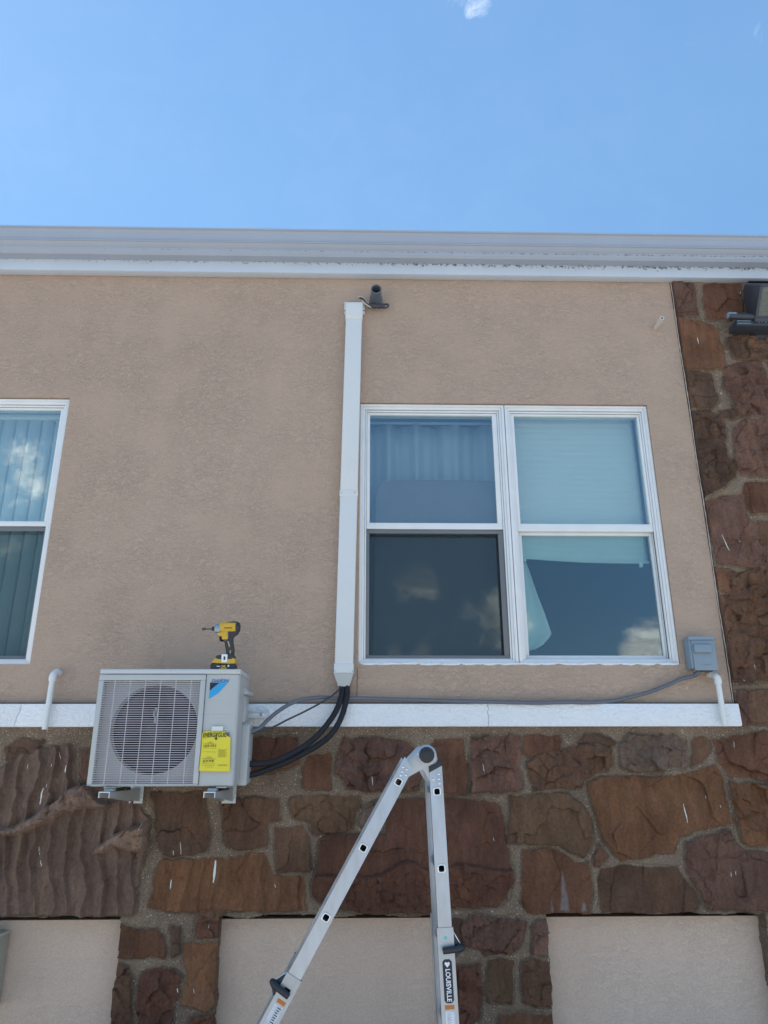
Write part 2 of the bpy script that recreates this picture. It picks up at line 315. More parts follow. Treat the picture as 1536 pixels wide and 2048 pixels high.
M['cable'] = mat('dark_cable', (0.045, 0.048, 0.055), rough=0.5)
M['greyflex'] = mat('grey_flexible_conduit', (0.135, 0.145, 0.165), rough=0.5)
M['greybox'] = mat('grey_box_plastic', (0.235, 0.30, 0.35), rough=0.5, var=0.03)
M['pvc'] = mat('white_pvc', (0.78, 0.78, 0.74), rough=0.35, var=0.03)
M['pvc_dirty'] = mat('dusty_pvc', (0.62, 0.58, 0.51), rough=0.5, var=0.06)
M['greypvc'] = mat('grey_pvc', (0.12, 0.145, 0.18), rough=0.45)
M['hole'] = mat('dark_hole', (0.015, 0.016, 0.02), rough=0.9)
M['wire'] = mat('pale_wire', (0.55, 0.48, 0.38), rough=0.5)
M['lamp_body'] = mat('dark_lamp_enamel', (0.042, 0.050, 0.062), rough=0.4, var=0.12, scale=6)
M['lamp_glass'] = glass('lamp_glass', (0.6, 0.66, 0.62), 0.05, 0.6)
M['reflector'] = mat('lamp_reflector', (0.17, 0.19, 0.16), rough=0.45, metal=0.5, bump=0.3, bscale=30)
M['alu'] = mat('brushed_aluminium', (0.43, 0.465, 0.51), rough=0.34, metal=0.85, var=0.16, scale=16, stretch=(1, 1, 0.3))
M['alu_outer'] = mat('duller_aluminium', (0.42, 0.45, 0.475), rough=0.40, metal=0.75, var=0.14, scale=10)
M['alu_rim'] = mat('polished_aluminium', (0.80, 0.81, 0.82), rough=0.25, metal=0.8)
M['blackplastic'] = mat('black_plastic', (0.022, 0.024, 0.028), rough=0.45, var=0.1)
M['white_ink'] = mat('white_ink', (0.82, 0.83, 0.84), rough=0.5)
M['orange'] = mat('orange_sticker', (0.55, 0.17, 0.02), rough=0.5)
M['sticker'] = mat('pale_sticker', (0.60, 0.62, 0.66), rough=0.5, var=0.2, scale=60)
M['teal'] = mat('teal_sticker', (0.14, 0.52, 0.45), rough=0.5)
M['toolyellow'] = mat('yellow_tool_plastic', (0.66, 0.40, 0.035), rough=0.45)
M['toolblack'] = mat('black_tool_plastic', (0.035, 0.033, 0.036), rough=0.55)
M['toolgrey'] = mat('grey_tool_metal', (0.32, 0.36, 0.40), rough=0.35, metal=0.6)
M['bit'] = mat('bronzed_bit', (0.12, 0.085, 0.07), rough=0.4, metal=0.6)
M['caulk'] = mat('old_caulk', (0.52, 0.45, 0.40), rough=0.8, var=0.2, scale=20)
M['paint_box'] = mat('weathered_beige_paint', (0.42, 0.41, 0.33), rough=0.75, var=0.12, scale=10, stretch=(1, 1, 0.3))

# ------------------------------------------------------------------ mesh helpers
ORIGIN = {}
class MB:
    def __init__(s): s.v = []; s.f = []; s.mi = []; s.M = None; s.cur = 0
    def add(s, vs, fs):
        k = len(s.v)
        for p in vs:
            p = Vector(p); s.v.append(s.M @ p if s.M is not None else p)
        for f in fs: s.f.append([i+k for i in f]); s.mi.append(s.cur)
        return s
    def box(s, x0, x1, y0, y1, z0, z1):
        return s.add([(x0, y0, z0), (x1, y0, z0), (x1, y1, z0), (x0, y1, z0), (x0, y0, z1), (x1, y0, z1), (x1, y1, z1), (x0, y1, z1)],
                     [(0, 3, 2, 1), (4, 5, 6, 7), (0, 1, 5, 4), (1, 2, 6, 5), (2, 3, 7, 6), (3, 0, 4, 7)])
    def ring(s, r, w, yf, yb):
        """rectangular frame: r = (x0,x1,z0,z1) outside, w = (left,right,bottom,top) widths"""
        x0, x1, z0, z1 = r; l, rr, b, t = w
        s.box(x0, x1, yf, yb, z1-t, z1); s.box(x0, x1, yf, yb, z0, z0+b)
        s.box(x0, x0+l, yf, yb, z0+b, z1-t); s.box(x1-rr, x1, yf, yb, z0+b, z1-t); return s
    def prism(s, poly, y0, y1):
        """polygon of (x,z) points extruded from y0 to y1"""
        n = len(poly); a = sum(poly[i][0]*poly[(i+1) % n][1]-poly[(i+1) % n][0]*poly[i][1] for i in range(n))
        if a < 0: poly = poly[::-1]
        return s.add([(p[0], y0, p[1]) for p in poly]+[(p[0], y1, p[1]) for p in poly],
                     [tuple(range(n)), tuple(range(2*n-1, n-1, -1))]+[(i, i+n, (i+1) % n+n, (i+1) % n) for i in range(n)])
    def extrude(s, poly, axis, a0, a1):
        """polygon of (y,z) extruded along x"""
        n = len(poly)
        return s.add([(a0, p[0], p[1]) for p in poly]+[(a1, p[0], p[1]) for p in poly],
                     [tuple(range(n-1, -1, -1)), tuple(range(n, 2*n))]+[(i, (i+1) % n, (i+1) % n+n, i+n) for i in range(n)])
    def tube(s, path, r, n=12, cap=True, rf=None):
        path = [Vector(p) for p in path]; N = len(path)
        vs, fs = [], []; ref = None
        for i, p in enumerate(path):
            d = (path[min(i+1, N-1)]-path[max(i-1, 0)]).normalized()
            if ref is None: ref = d.orthogonal().normalized()
            a = (ref-d*ref.dot(d)).normalized(); b = d.cross(a); ref = a
            rr = r if rf is None else rf(i)
            for k in range(n):
                t = 2*math.pi*k/n; vs.append(p+(a*math.cos(t)+b*math.sin(t))*rr)
        for i in range(N-1):
            for k in range(n):
                k2 = (k+1) % n; fs.append((i*n+k, i*n+k2, (i+1)*n+k2, (i+1)*n+k))
        if cap: fs.append(tuple(range(n-1, -1, -1))); fs.append(tuple(range((N-1)*n, N*n)))
        return s.add(vs, fs)
    def lathe(s, c, axis, prof, n=24, cap=True):
        """prof = [(distance along axis, radius)]"""
        c = Vector(c); ax = Vector(axis).normalized(); a = ax.orthogonal().normalized(); b = ax.cross(a)
        vs = [c+ax*h+(a*math.cos(2*math.pi*k/n)+b*math.sin(2*math.pi*k/n))*r for h, r in prof for k in range(n)]
        fs = [(i*n+k, i*n+(k+1) % n, (i+1)*n+(k+1) % n, (i+1)*n+k) for i in range(len(prof)-1) for k in range(n)]
        if cap: fs += [tuple(range(n-1, -1, -1)), tuple(range((len(prof)-1)*n, len(prof)*n))]
        return s.add(vs, fs)
    def build(s, name, m, parent=None, bevel=0.0, seg=2, smooth=True, angle=35):
        o0 = ORIGIN.get(parent, Vector((0, 0, 0)))
        me = bpy.data.meshes.new(name); me.from_pydata([tuple(p-o0) for p in s.v], [], s.f)
        ms = m if isinstance(m, (list, tuple)) else [m]
        for x in ms: me.materials.append(x)
        if len(ms) > 1: me.polygons.foreach_set('material_index', s.mi)
        import bmesh
        bm = bmesh.new(); bm.from_mesh(me)
        bmesh.ops.recalc_face_normals(bm, faces=bm.faces)
        if bevel:
            es = [e for e in bm.edges if len(e.link_faces) == 2 and e.calc_face_angle(0) > math.radians(30)]
            bmesh.ops.bevel(bm, geom=es, offset=bevel, segments=seg, profile=0.5, affect='EDGES', clamp_overlap=True)
        bm.to_mesh(me); bm.free()
        if smooth:
            me.shade_smooth(); me.set_sharp_from_angle(angle=math.radians(angle))
        o = bpy.data.objects.new(name, me); COL.objects.link(o)
        if parent is not None: o.parent = parent; ORIGIN[o] = o0
        return o
def thing(name, label, cat, loc, group=None):
    o = bpy.data.objects.new(name, None); COL.objects.link(o); o.location = loc; o.empty_display_size = 0.1
    o['label'] = label; o['category'] = cat
    if group: o['group'] = group
    ORIGIN[o] = Vector(loc); return o
def tag(o, label, cat, group=None):
    o['label'] = label; o['category'] = cat
    if group: o['group'] = group
    return o
def smooth_path(pts, n=10):
    P = [Vector(p) for p in pts]; P = [P[0]*2-P[1]]+P+[P[-1]*2-P[-2]]; out = []
    for i in range(1, len(P)-2):
        a, b, c, d = P[i-1], P[i], P[i+1], P[i+2]
        for k in range(n):
            t = k/n; out.append(0.5*((2*b)+(c-a)*t+(2*a-5*b+4*c-d)*t*t+(3*b-a-3*c+d)*t**3))
    out.append(P[-2]); return out
def text(name, body, m, parent, mtx, size, fit=None, thick=0.0006, shear=0.0, bold=0.0):
    """lettering as a thin mesh; mtx maps text (x right, y up, z out) to the place"""
    c = bpy.data.curves.new('lettering', 'FONT'); c.body = body; c.size = size; c.extrude = thick; c.shear = shear
    c.align_x = 'CENTER'; c.align_y = 'CENTER'; c.offset = bold; c.resolution_u = 3
    o = bpy.data.objects.new('lettering', c); COL.objects.link(o)
    bpy.context.view_layer.update()
    me = bpy.data.meshes.new_from_object(o.evaluated_get(bpy.context.evaluated_depsgraph_get()))
    bpy.data.objects.remove(o); bpy.data.curves.remove(c)
    xs = [v.co.x for v in me.vertices]
    k = fit/(max(xs)-min(xs)) if fit else 1.0
    o0 = ORIGIN.get(parent, Vector((0, 0, 0)))
    for v in me.vertices:
        v.co = mtx @ Vector((v.co.x*k, v.co.y, v.co.z)) - o0
    me.materials.clear(); me.materials.append(m); me.name = name
    ob = bpy.data.objects.new(name, me); COL.objects.link(ob)
    ob.parent = parent; ORIGIN[ob] = o0
    return ob
def facing(p, up=(0, 0, 1), right=(1, 0, 0)):
    r = Vector(right).normalized(); u = Vector(up).normalized(); n = r.cross(u)
    return Matrix(((r.x, u.x, n.x, p[0]), (r.y, u.y, n.y, p[1]), (r.z, u.z, n.z, p[2]), (0, 0, 0, 1)))

# ------------------------------------------------------------------ setting
g = MB(); g.add([(-900, -900, 0), (900, -900, 0), (900, 900, 0), (-900, 900, 0)], [(0, 1, 2, 3)])
ground = g.build('ground', M['ground']); ground['kind'] = 'structure'

XL, XR = -4.6, 4.6
bld = thing('building', 'low building of beige stucco over brown sandstone with white trim', 'building', (0, 0, 0))
z_trim_t = U(700, 1407.5, -0.045).z; z_trim_b = U(700, 1453, -0.045).z
z_lint = U(700, 1829, -0.02).z
z_fb = U(768, 548, -0.06).z                       # bottom of the fascia board
xc = (U(1338, 562, 0).x+U(1465, 1407, 0).x)/2     # stucco / stone joint

def avg(*px, y=0.0):
    return sum(U(a, b, y).x for a, b in px)/len(px)
def R6(x, y): return (640+x*.4948, 780+y*.4948)
YF = 0.012
WL = (avg(R6(165, 60), R6(152, 1108), y=YF), avg(R6(1320, 60), R6(1453, 1110), y=YF), U(*R6(400, 1107), YF).z, U(*R6(700, 58), YF).z)
x_mull = avg(R6(745, 60), R6(805, 1105), y=YF)
WF_R = avg((143, 797), (60, 1328), y=YF); WF_T = U(100, 797, YF).z; WF_B = U(30, 1329, YF).z
WF = (WF_R-1.0, WF_R, WF_B, WF_T)

# upper stucco, cut round the window openings, 0.16 thick
w = MB()
holes = [(WL[0], WL[1], WL[2], WL[3]), WF]
xs = sorted({XL, xc, holes[0][0], holes[0][1], WF[0], WF[1]}); zs = sorted({z_trim_b, z_fb+0.05, WL[2], WL[3], WF[2], WF[3]})
vid = {}; fset = []
def inside(cx, cz): return any(h[0] < cx < h[1] and h[2] < cz < h[3] for h in holes)
cell = {(i, j): not inside((xs[i]+xs[i+1])/2, (zs[j]+zs[j+1])/2) for i in range(len(xs)-1) for j in range(len(zs)-1)}
def vx(x, z, y):
    k = (round(x, 5), round(z, 5), y)
    if k not in vid: vid[k] = len(w.v); w.v.append(Vector((x, y, z)))
    return vid[k]
for (i, j), ok in cell.items():
    if not ok: continue
    x0, x1, z0, z1 = xs[i], xs[i+1], zs[j], zs[j+1]
    w.f.append([vx(x0, z0, 0), vx(x1, z0, 0), vx(x1, z1, 0), vx(x0, z1, 0)]); w.mi.append(0)
    for (di, dj, a, b) in ((-1, 0, (x0, z0), (x0, z1)), (1, 0, (x1, z1), (x1, z0)), (0, -1, (x1, z0), (x0, z0)), (0, 1, (x0, z1), (x1, z1))):
        if not cell.get((i+di, j+dj), False):
            w.f.append([vx(*a, 0), vx(*b, 0), vx(*b, 0.16), vx(*a, 0.16)]); w.mi.append(0)
w.build('stucco_wall', M['stucco'], bld, smooth=False)
c = MB()
ca, cb = R6(152, 1125), R6(150, 1235)
pa, pb = U(*ca, 0), U(*cb, 0)
pts = [pa+(pb-pa)*t/6+Vector((random.uniform(-.003, .003), -0.0006, 0)) for t in range(7)]
c.tube(pts, 0.0014, 6)
c.build('wall_crack', M['hole'], bld)

# lower recessed stucco panels and the masonry core behind the stones
p = MB(); p.box(XL, XR, 0.075, 0.2, 0.0, z_lint-0.033); p.build('lower_panel', M['stucco_low'], bld, smooth=False)

# ------------------------------------------------------------------ stone cladding (height field over traced stones)
def hsh(i, j, s):
    n = (i*374761393 + j*668265263 + s*974711) & 0xffffffff
    n = ((n ^ (n >> 13))*1274126177) & 0xffffffff
    return ((n ^ (n >> 16)) & 0xffff)/65535.0
def vnoise(x, y, s=0):
    xi = np.floor(x).astype(np.int64); yi = np.floor(y).astype(np.int64); fx = x-xi; fy = y-yi
    fx = fx*fx*(3-2*fx); fy = fy*fy*(3-2*fy)
    return (hsh(xi, yi, s)*(1-fx)+hsh(xi+1, yi, s)*fx)*(1-fy)+(hsh(xi, yi+1, s)*(1-fx)+hsh(xi+1, yi+1, s)*fx)*fy-0.5
def fbm(x, y, s=0, o=4):
    r = 0; a = 1.0
    for k in range(o): r = r+a*vnoise(x, y, s+k*17); x = x*2.03; y = y*2.03; a *= 0.5
    return r
RG = {'A': (0, 1420, .3255), 'B': (500, 1420, .3646), 'C': (1000, 1420, .349), 'D': (1300, 540, .4591), 'P': (0, 0, 1)}
def facets(x, z, cell, seed, slope, step):
    """broken rock faces: cells of tilted planes with a small step from one to the next"""
    u, v = x/cell, z/cell; iu = np.floor(u).astype(np.int64); iv = np.floor(v).astype(np.int64)
    best = np.full(x.shape, 1e9); val = np.zeros(x.shape)
    for a in (-1, 0, 1):
        for b_ in (-1, 0, 1):
            cu, cv_ = iu+a, iv+b_; fx = cu+hsh(cu, cv_, seed); fz = cv_+hsh(cu, cv_, seed+5); dx_, dz_ = u-fx, v-fz; d2 = dx_*dx_+dz_*dz_
            t = (hsh(cu, cv_, seed+9)-.5)*2*slope*dx_*cell+(hsh(cu, cv_, seed+11)-.62)*2*slope*dz_*cell+(hsh(cu, cv_, seed+13)-.5)*step
            m_ = d2 < best; best = np.where(m_, d2, best); val = np.where(m_, t, val)
    return val
# colours of the stones themselves (display values, turned into reflectances below)
SC = {'rust': (118, 82, 58), 'red': (114, 78, 58), 'violet': (116, 86, 72), 'dark': (98, 76, 60), 'brown': (110, 82, 62), 'tan': (136, 114, 98),
      'mauve': (130, 108, 94), 'grey': (122, 104, 90), 'orange': (126, 88, 58), 'deep': (106, 72, 56), 'olive': (114, 88, 64), 'slate': (136, 136, 138)}
STONES = [
 ('A','mauve','ripple',[(-400,420),(0,370),(60,320),(150,265),(260,235),(420,225),(450,250),(440,330),(450,440),(490,455),(600,470),(700,500),(830,560),(850,640),(905,690),(890,760),(910,860),(880,900),(850,1000),(830,1120),(815,1250),(600,1262),(380,1250),(200,1245),(0,1250),(-400,1250)]),
 ('A','tan','ledge',[(-60,690),(60,720),(150,680),(230,640),(290,590),(370,550),(440,480),(520,450),(590,500),(640,555),(740,560),(650,620),(560,610),(420,630),(300,690),(190,740),(60,770),(-60,750)]),
 ('A','tan','ledge',[(570,890),(600,840),(700,760),(800,720),(910,690),(900,860),(820,870),(700,850),(640,880)]),
 ('A','dark','smooth',[(20,300),(30,230),(130,180),(260,190),(240,225),(120,260),(40,315)]),
 ('A','dark','smooth',[(930,520),(1240,510),(1250,600),(1280,760),(1260,870),(1100,900),(1010,895),(985,820),(960,720),(940,640)]),
 ('A','violet','smooth',[(500,250),(560,240),(800,260),(900,300),(900,420),(560,440),(500,400)]),
 ('P','brown','smooth',[(446,1602),(500,1596),(555,1599),(556,1639),(533,1644),(531,1690),(500,1699),(465,1698),(447,1684),(449,1648)]),
 ('P','orange','ripple2',[(312,1742),(325,1726),(384,1724),(452,1718),(488,1711),(522,1710),(540,1750),(604,1755),(605,1788),(609,1820),(536,1821),(488,1820),(358,1821),(298,1815),(304,1788)]),
 ('A','rust','smooth',[(735,1330),(800,1335),(960,1360),(1005,1400),(1000,1505),(720,1522),(715,1430)]),
 ('A','dark','smooth',[(1055,1350),(1110,1345),(1100,1490),(1055,1500)]),
 ('A','red','smooth',[(1215,1300),(1350,1290),(1345,1385),(1200,1385)]),
 ('A','orange','smooth',[(1140,1440),(1345,1430),(1335,1600),(1310,1820),(1290,1840),(1105,1815),(1130,1690),(1125,1560)]),
 ('A','brown','rough',[(700,1590),(740,1565),(800,1590),(810,1640),(795,1990),(660,2000),(690,1750)]),
 ('A','deep','rough',[(880,1620),(960,1590),(1050,1600),(1090,1640),(1085,1740),(1050,1830),(1035,2000),(850,2000),(845,1750)]),
 ('A','rust','smooth',[(1170,1900),(1310,1890),(1300,2100),(1150,2100)]),
 ('A','brown','smooth',[(1245,1240),(1360,1245),(1350,1278),(1215,1282)]),
 ('B','red','smooth',[(-90,160),(60,150),(250,155),(265,290),(120,330),(-80,345)]),
 ('B','rust','smooth',[(320,260),(440,240),(437,430),(300,420),(290,330)]),
 ('B','violet','rough',[(515,160),(700,155),(850,180),(890,210),(890,290),(930,370),(900,440),(700,440),(540,430),(510,350),(470,340),(480,260)]),
 ('B','red','smooth',[(1010,165),(1165,165),(1170,260),(1190,300),(1180,450),(1060,455),(975,440),(965,300)]),
 ('B','violet','rough',[(1215,150),(1300,155),(1480,150),(1490,290),(1480,430),(1350,450),(1220,445),(1210,300)]),
 ('B','olive','smooth',[(220,480),(590,475),(595,530),(560,560),(550,660),(345,670),(325,600),(240,590),(220,540)]),
 ('B','brown','smooth',[(135,650),(280,640),(315,700),(325,865),(150,880),(140,780)]),
 ('B','grey','rough',[(620,520),(720,500),(730,580),(640,640),(600,620)]),
 ('B','deep','crest',[(390,720),(430,690),(750,690),(760,560),(810,500),(1080,480),(1340,500),(1370,520),(1400,620),(1410,760),(1440,930),(1410,1030),(1360,1075),(1100,1085),(980,1110),(600,1100),(420,1080),(345,1020),(350,940)]),
 ('B','dark','smooth',[(1100,1160),(1165,1155),(1160,1300),(1105,1290)]),
 ('B','violet','rough',[(1170,1200),(1215,1135),(1300,1140),(1510,1150),(1490,1270),(1440,1330),(1300,1345),(1270,1300),(1180,1290)]),
 ('B','olive','smooth',[(1310,1390),(1390,1370),(1450,1385),(1430,1610),(1310,1610),(1300,1500)]),
 ('B','deep','rough',[(1125,1410),(1250,1400),(1275,1560),(1255,1700),(1170,1720),(1120,1690)]),
 ('B','rust','smooth',[(1375,1690),(1500,1670),(1660,1680),(1670,1800),(1370,1800)]),
 ('C','brown','rough',[(140,1450),(200,1425),(280,1450),(290,1560),(290,1690),(250,1690),(140,1660)]),
 ('C','red','smooth',[(140,155),(250,150),(340,155),(350,190),(330,230),(220,265),(145,260)]),
 ('C','dark','smooth',[(450,180),(500,145),(600,150),(660,190),(640,205),(560,195),(455,200)]),
 ('C','brown','rough',[(210,280),(300,240),(480,215),(610,215),(640,235),(640,325),(600,345),(465,385),(460,440),(190,462),(165,370),(175,310)]),
 ('C','grey','rough',[(700,180),(740,150),(1010,150),(1060,180),(1060,320),(860,345),(780,350),(690,330),(690,250)]),
 ('C','brown','smooth',[(1100,180),(1150,150),(1210,180),(1190,230),(1150,290),(1100,310)]),
 ('C','red','smooth',[(1230,180),(1310,160),(1536,130),(1750,140),(1750,400),(1640,430),(1480,395),(1420,380),(1310,380),(1250,290)]),
 ('C','olive','smooth',[(65,500),(380,490),(440,530),(500,610),(520,700),(515,760),(480,835),(400,810),(350,770),(55,760)]),
 ('C','orange','smooth',[(505,420),(570,395),(780,390),(980,385),(1230,325),(1270,400),(1330,640),(1180,670),(1020,710),(990,805),(700,865),(640,800),(590,750),(560,640),(510,480)]),
 ('C','orange','rough',[(1320,425),(1480,430),(1720,450),(1740,770),(1420,775),(1390,740),(1350,560)]),
 ('C','rust','smooth',[(140,805),(290,800),(340,810),(400,860),(430,880),(510,880),(520,1000),(510,1155),(400,1165),(160,1160),(125,1080),(135,930)]),
 ('C','slate','stain',[(350,880),(362,930),(378,1000),(405,1160),(335,1160),(348,1000)]),
 ('C','slate','stain',[(290,1050),(302,1070),(312,1160),(285,1160)]),
 ('C','slate','stain',[(470,1080),(490,1100),(505,1155),(450,1160)]),
 ('C','brown','smooth',[(575,920),(760,900),(1020,910),(1060,980),(1110,1040),(1140,1110),(1110,1150),(1000,1165),(800,1160),(575,1155)]),
 ('C','violet','smooth',[(1070,770),(1150,730),(1310,700),(1340,760),(1390,810),(1720,850),(1720,1150),(1400,1145),(1200,1140),(1130,1000),(1085,930)]),
 ('C','deep','smooth',[(555,780),(610,850),(570,890),(545,885)]),
 ('C','violet','rough',[(180,1240),(265,1200),(275,1290),(265,1390),(190,1380),(190,1300)]),
 ('D','violet','smooth',[(85,50),(185,55),(190,110),(205,190),(140,195),(105,200),(85,110)]),
 ('D','red','smooth',[(235,60),(395,60),(400,170),(340,215),(250,205),(235,130)]),
 ('D','rust','smooth',[(110,205),(200,220),(290,250),(300,290),(318,330),(322,425),(135,430),(110,280)]),
 ('D','dark','smooth',[(145,440),(270,450),(280,500),(300,560),(270,595),(165,595),(150,520)]),
 ('D','dark','rough',[(340,300),(400,270),(514,265),(620,300),(560,380),(440,390),(370,375),(340,330)]),
 ('D','red','smooth',[(430,60),(600,60),(640,240),(440,230)]),
 ('D','violet','rough',[(335,420),(380,405),(480,400),(500,450),(514,500),(640,630),(380,625),(360,560),(325,510)]),
 ('D','red','smooth',[(520,400),(640,390),(680,600),(600,590),(540,500)]),
 ('D','dark','rough',[(165,615),(270,610),(310,640),(325,690),(330,800),(375,850),(370,900),(330,930),(225,995),(195,800)]),
 ('D','dark','smooth',[(310,610),(370,610),(380,630),(340,640),(310,630)]),
 ('D','violet','rough',[(375,680),(420,650),(600,640),(660,890),(400,890),(370,830),(370,740)]),
 ('D','red','smooth',[(415,930),(640,905),(660,1060),(440,1055),(415,1000)]),
 ('D','violet','smooth',[(240,1015),(330,980),(410,975),(420,1080),(465,1110),(470,1190),(500,1210),(505,1290),(490,1315),(420,1290),(290,1275),(260,1100)]),
 ('D','brown','smooth',[(475,1100),(640,1080),(680,1200),(480,1200)]),
 ('D','rust','smooth',[(285,1295),(345,1310),(340,1400),(290,1390)]),
 ('D','brown','rough',[(350,1320),(430,1310),(640,1330),(700,1780),(430,1790),(370,1800),(345,1700),(320,1520),(300,1430),(345,1410)]),
 ('D','violet','smooth',[(385,1840),(435,1830),(440,1970),(400,1980),(380,1900)]),
 ('D','brown','smooth',[(445,1830),(700,1830),(700,1980),(440,1975)]),
]
GX0, GX1, GZ0, GZ1, RES = -2.7, 2.95, 0.02, z_fb+0.03, 0.0043
gx = np.arange(GX0, GX1, RES); gz = np.arange(GZ0, GZ1, RES)
X, Z = np.meshgrid(gx, gz)                       # [row z, col x]
wxp = 0.010*fbm(X*22, Z*22, 5, 3)+0.016*fbm(X*7, Z*7, 9, 2); wzp = 0.010*fbm(X*22, Z*22, 6, 3)+0.014*fbm(X*7, Z*7, 8, 2)
Hf = 0.012+0.004*fbm(X*9, Z*9, 1, 4)+0.0022*fbm(X*80, Z*80, 2, 2)    # mortar, proud of the core
Cc = np.zeros(X.shape+(4,)); SDall = np.full(X.shape, -9.0)
# the zone clad in stone
p1 = (U(242, 1838, -0.01).x, U(440, 1838, -0.01).x); p2 = (U(893, 1838, -0.01).x, U(1095, 1838, -0.01).x); p3 = (U(1530, 1835, -0.01).x, 9.0)
p0 = (-9.0, p1[0]-(p2[0]-p1[1])*1.0)
edge = 0.012*fbm(X*14, Z*14, 31, 4)
band = (Z < z_trim_b+0.01) & (Z > z_lint+0.020*fbm(X*7, X*0+3.3, 33, 5)-0.006)
colm = (X > xc+0.012+0.010*fbm(Z*8, Z*0+1.7, 35, 3)) & (Z >= z_trim_b-0.02)
pil = np.zeros(X.shape, bool)
for a, b in (p0, p1, p2, p3): pil |= (X > a+edge) & (X < b+edge) & (Z < z_lint+0.03)
ZONE = band | colm | pil
def poly_sd(P, px, pz):
    """signed distance to a closed polygon, positive inside"""
    n = len(P); d = np.full(px.shape, 9.0); ins = np.zeros(px.shape, bool)
    for i in range(n):
        (ax, az), (bx, bz) = P[i], P[(i+1) % n]; ex, ez = bx-ax, bz-az
        t = np.clip(((px-ax)*ex+(pz-az)*ez)/(ex*ex+ez*ez+1e-12), 0, 1)
        d = np.minimum(d, np.hypot(px-ax-t*ex, pz-az-t*ez))
        ins ^= ((az > pz) != (bz > pz)) & (px < (bx-ax)*(pz-az)/((bz-az) if bz != az else 1e-9)+ax)
    return np.where(ins, d, -d)
polys = []
for reg, colk, typ, pts in STONES:
    ox, oy, s = RG[reg]
    polys.append((colk, typ, [(lambda q: (q.x, q.z))(U(ox+a*s, oy+b*s, -0.02)) for a, b in pts]))
# stones further along the wall, outside the photograph's frame
rnd = random.Random(3)
def filler(x0, x1, z0, z1):
    z = z1-0.04
    while z > z0+0.05:
        h = rnd.uniform(0.13, 0.24); x = x0
        while x < x1:
            wd_ = rnd.uniform(0.16, 0.34); j = lambda: rnd.uniform(-.02, .02)
            q = [(x+.012+j()*.5, z-.01+j()), (x+wd_*.5, z+j()), (x+wd_-.02, z-.012+j()), (x+wd_-.012+j(), z-h*.5), (x+wd_-.02+j(), z-h+.02+j()), (x+wd_*.45, z-h+.012+j()), (x+.02+j(), z-h+.02), (x+j()*.5, z-h*.5)]
            polys.append((rnd.choice(['red', 'rust', 'brown', 'violet', 'dark', 'deep', 'olive']), rnd.choice(['smooth', 'rough', 'smooth']), q)); x += wd_+0.012
        z -= h+0.015
xr_seen = U(1536, 1600, 0).x
filler(U(1690, 600, 0).x, GX1+.1, z_trim_b, GZ1); filler(2.25, GX1+.1, z_lint, z_trim_b-.02)
zlow = U(700, 2075, 0).z
for a, b in (p1, p2): filler(a+.02, b-.04, 0.02, zlow)
filler(p3[0]+.02, GX1+.1, 0.02, z_lint-.01); filler(GX0-.1, p0[1]-.03, 0.02, z_lint-.01)
